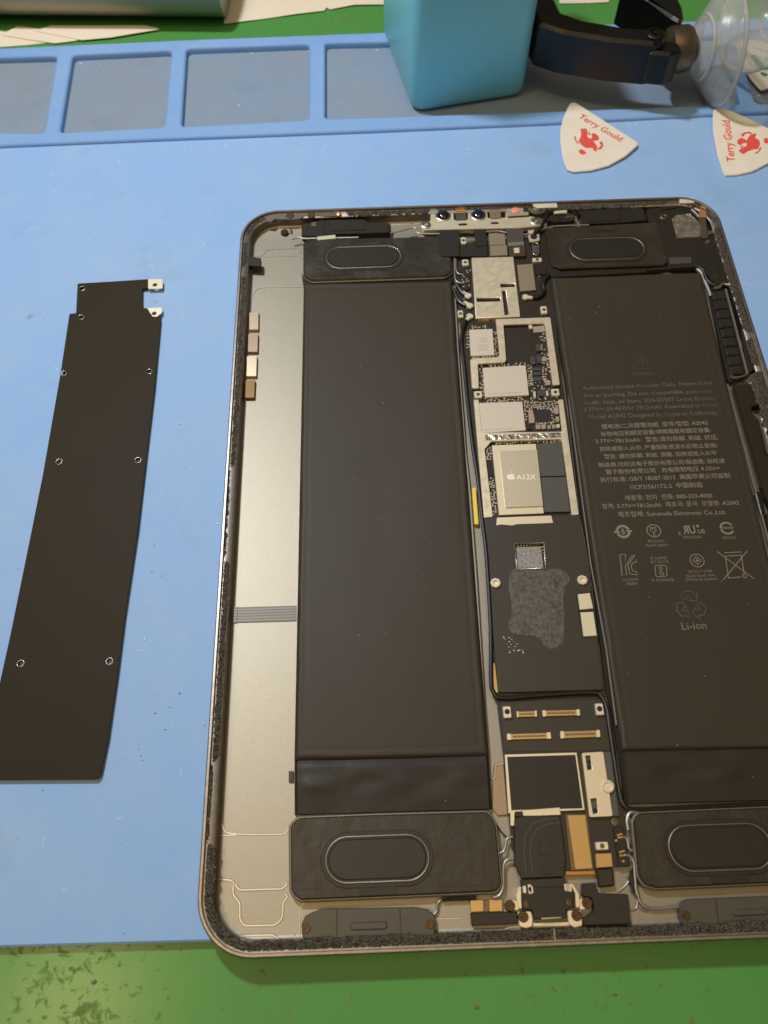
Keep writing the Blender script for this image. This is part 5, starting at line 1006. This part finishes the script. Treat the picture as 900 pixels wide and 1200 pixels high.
def sheet(label, pts, z, amp, seed):
    """a thin creased sheet: polygon filled with a grid of small faces"""
    p = rnd(pts, .8, 2); bm = bmesh.new()
    f = bm.faces.new([bm.verts.new((x*S, y*S, 0)) for x, y in p]); bmesh.ops.triangulate(bm, faces=[f])
    for _ in range(3): bmesh.ops.subdivide_edges(bm, edges=[e_ for e_ in bm.edges if e_.calc_length() > .007], cuts=1); bmesh.ops.triangulate(bm, faces=bm.faces)
    for v in bm.verts: v.co.z = (z+amp*(.5+noise.noise(Vector((v.co.x*38, v.co.y*38, seed)))*.8))*S
    ret = bmesh.ops.extrude_face_region(bm, geom=list(bm.faces)); 
    for g_ in ret['geom']:
        if isinstance(g_, bmesh.types.BMVert): g_.co.z += .00018
    bmesh.ops.recalc_face_normals(bm, faces=bm.faces)
    return tag(link('paper_sheet', bm_mesh(bm, 'paper_sheet'), 'paper', None, True), label, 'paper', 'loose paper sheets behind the mat')
sheet('cream paper sheet lying right of the aluminium slab', [(-104.98,253.84),(-90.17,256.29),(-76.05,258.80),(-58.66,261.48),(-57.47,264.39),(-56.28,262.34),(-44.72,265.04),(-31.98,264.69),(-2.88,264.79),(16.81,307.27),(-101.17,321.35),(-105.14,285.31)], -2.9, .8, 1)
sheet('folded cream paper peeping out under the aluminium slab, lowest layer', [(-209.28,242.24),(-194.05,243.31),(-181.94,244.86),(-195.45,251.56),(-211.69,254.97)], -2.95, .25, 2)
sheet('cream paper peeping out under the aluminium slab, middle layer', [(-207.02,250.90),(-194.69,247.10),(-180.92,243.25),(-169.21,245.14),(-179.92,252.02),(-200.29,256.94)], -2.6, .25, 3)
sheet('cream paper peeping out under the aluminium slab, right layer', [(-191.73,252.64),(-168.73,244.49),(-155.72,245.69),(-132.93,250.83),(-141.04,253.81),(-184.45,256.10)], -2.25, .2, 4)
sheet('small white paper at the top edge between block and pliers', [(50.57,261.59),(64.43,261.18),(74.01,261.33),(76.71,275.41),(54.61,276.61)], -2.9, .3, 5)

# ------------------------------------------------------------------ crumbs and dust on the mat
M['crumb'] = mat('white_crumbs', (232,228,220), .6); M['crumb_dark'] = mat('brown_crumbs', (120,108,92), .8)
def crumbs(name, m, spots, label, seed):
    bm = bmesh.new(); rg = random.Random(seed)
    for x, y, z, r in spots:
        rot = rg.random()*6.3; n = rg.choice((4,5,6)); st = rg.uniform(.4, 1)
        pts = [(x+r*rg.uniform(.6,1.1)*math.cos(rot+2*math.pi*i/n), y+r*st*rg.uniform(.6,1.1)*math.sin(rot+2*math.pi*i/n)) for i in range(n)]
        prism_bm(pts, z, z+r*.5, r*.2, bm)
    o = link(name, bm_mesh(bm, name), m); o['kind'] = 'stuff'; o['label'] = label; o['category'] = 'debris'
rg = random.Random(11)
sp_ = [(x, y, 0, .55) for x, y in [(106.07,104.67),(-110.49,-41.74),(-111.85,-45.26),(93.40,171.38),(67.10,172.15),(69.99,172.53),(-91.72,-5.23),(-98.63,167.27),(-112.50,166.41),(-158.88,167.64),(-164.04,56.93),(-154.26,43.66),(-106.71,32.38),(-108.69,78.77),(-137.77,22.08)]]
sp_ += [(x, y, -1.5, .6) for x, y in [(-166.46,226.46),(-177.21,185.12),(-90.97,229.80),(-94.98,194.65),(-65.49,230.31),(-35.05,229.34),(114.21,196.45),(125.87,190.24)]]
for _ in range(70):
    x, y = rg.uniform(-190, -92), rg.uniform(-115, 172); sp_.append((x, y, 0, rg.uniform(.06, .2)))
for _ in range(30):
    x, y = rg.uniform(-90, 120), rg.uniform(128, 172); sp_.append((x, y, 0, rg.uniform(.06, .2)))
for _ in range(40): sp_.append((rg.uniform(-190, -40), rg.uniform(184, 230), -1.5, rg.uniform(.08, .25)))
bm = bmesh.new()
for _ in range(34):          # thin pale fibres and scuffs on the mat
    x, y = rg.uniform(-190, -94), rg.uniform(-112, 170)
    if _ > 24: x, y = rg.uniform(-80, 110), rg.uniform(130, 170)
    prism_bm(rect(x, y, rg.uniform(.8, 3.2), rg.uniform(.07, .16), rg.uniform(0, 3.1)), 0, .05, .01, bm)
o = link('pale_fibres', bm_mesh(bm, 'pale_fibres'), 'crumb'); o['kind'] = 'stuff'; o['label'] = 'thin pale fibres and scuffs scattered on the blue mat'; o['category'] = 'debris'
crumbs('white_crumbs', 'crumb', sp_, 'scattered white crumbs and dust on the mat', 1)
sq_ = [(x, y, 0, .3) for x, y in [(-110.66,-11.78),(-110.56,-20.85),(-107.36,-22.09),(-99.06,-57.86),(-101.58,-61.84),(-105.46,-63.35),(-102.22,-67.91),(-99.28,-58.10),(-109.32,-71.55),(-108.92,-73.16),(-108.29,-74.76),(-107.71,-75.90),(-133.52,-82.68),(-62.40,169.63),(-79.88,206.96),(-78.47,181.99),(-107.85,-117.35),(-91.51,-67.15)]]
sq_ += [(x, y, -3, .7) for x, y in [(-115.05,-127.63),(-104.55,216.64),(-0.70,-129.16),(-22.31,-135.90),(10.94,-134.39)]]
for _ in range(40): sq_.append((rg.uniform(-190, -92), rg.uniform(-115, 172), 0, rg.uniform(.06, .22)))
crumbs('dark_crumbs', 'crumb_dark', sq_, 'scattered brown crumbs and dirt on the mat and bench', 2)
dust = []
for _ in range(60): dust.append((rg.uniform(-64, -16), rg.uniform(-90, 86), 4.2, rg.uniform(.05, .14)))
for _ in range(70): dust.append((rg.uniform(24, 72), rg.uniform(-90, 86), 4.2, rg.uniform(.05, .14)))
crumbs('battery_dust', 'crumb', dust, 'fine pale dust specks on the two black batteries', 3)
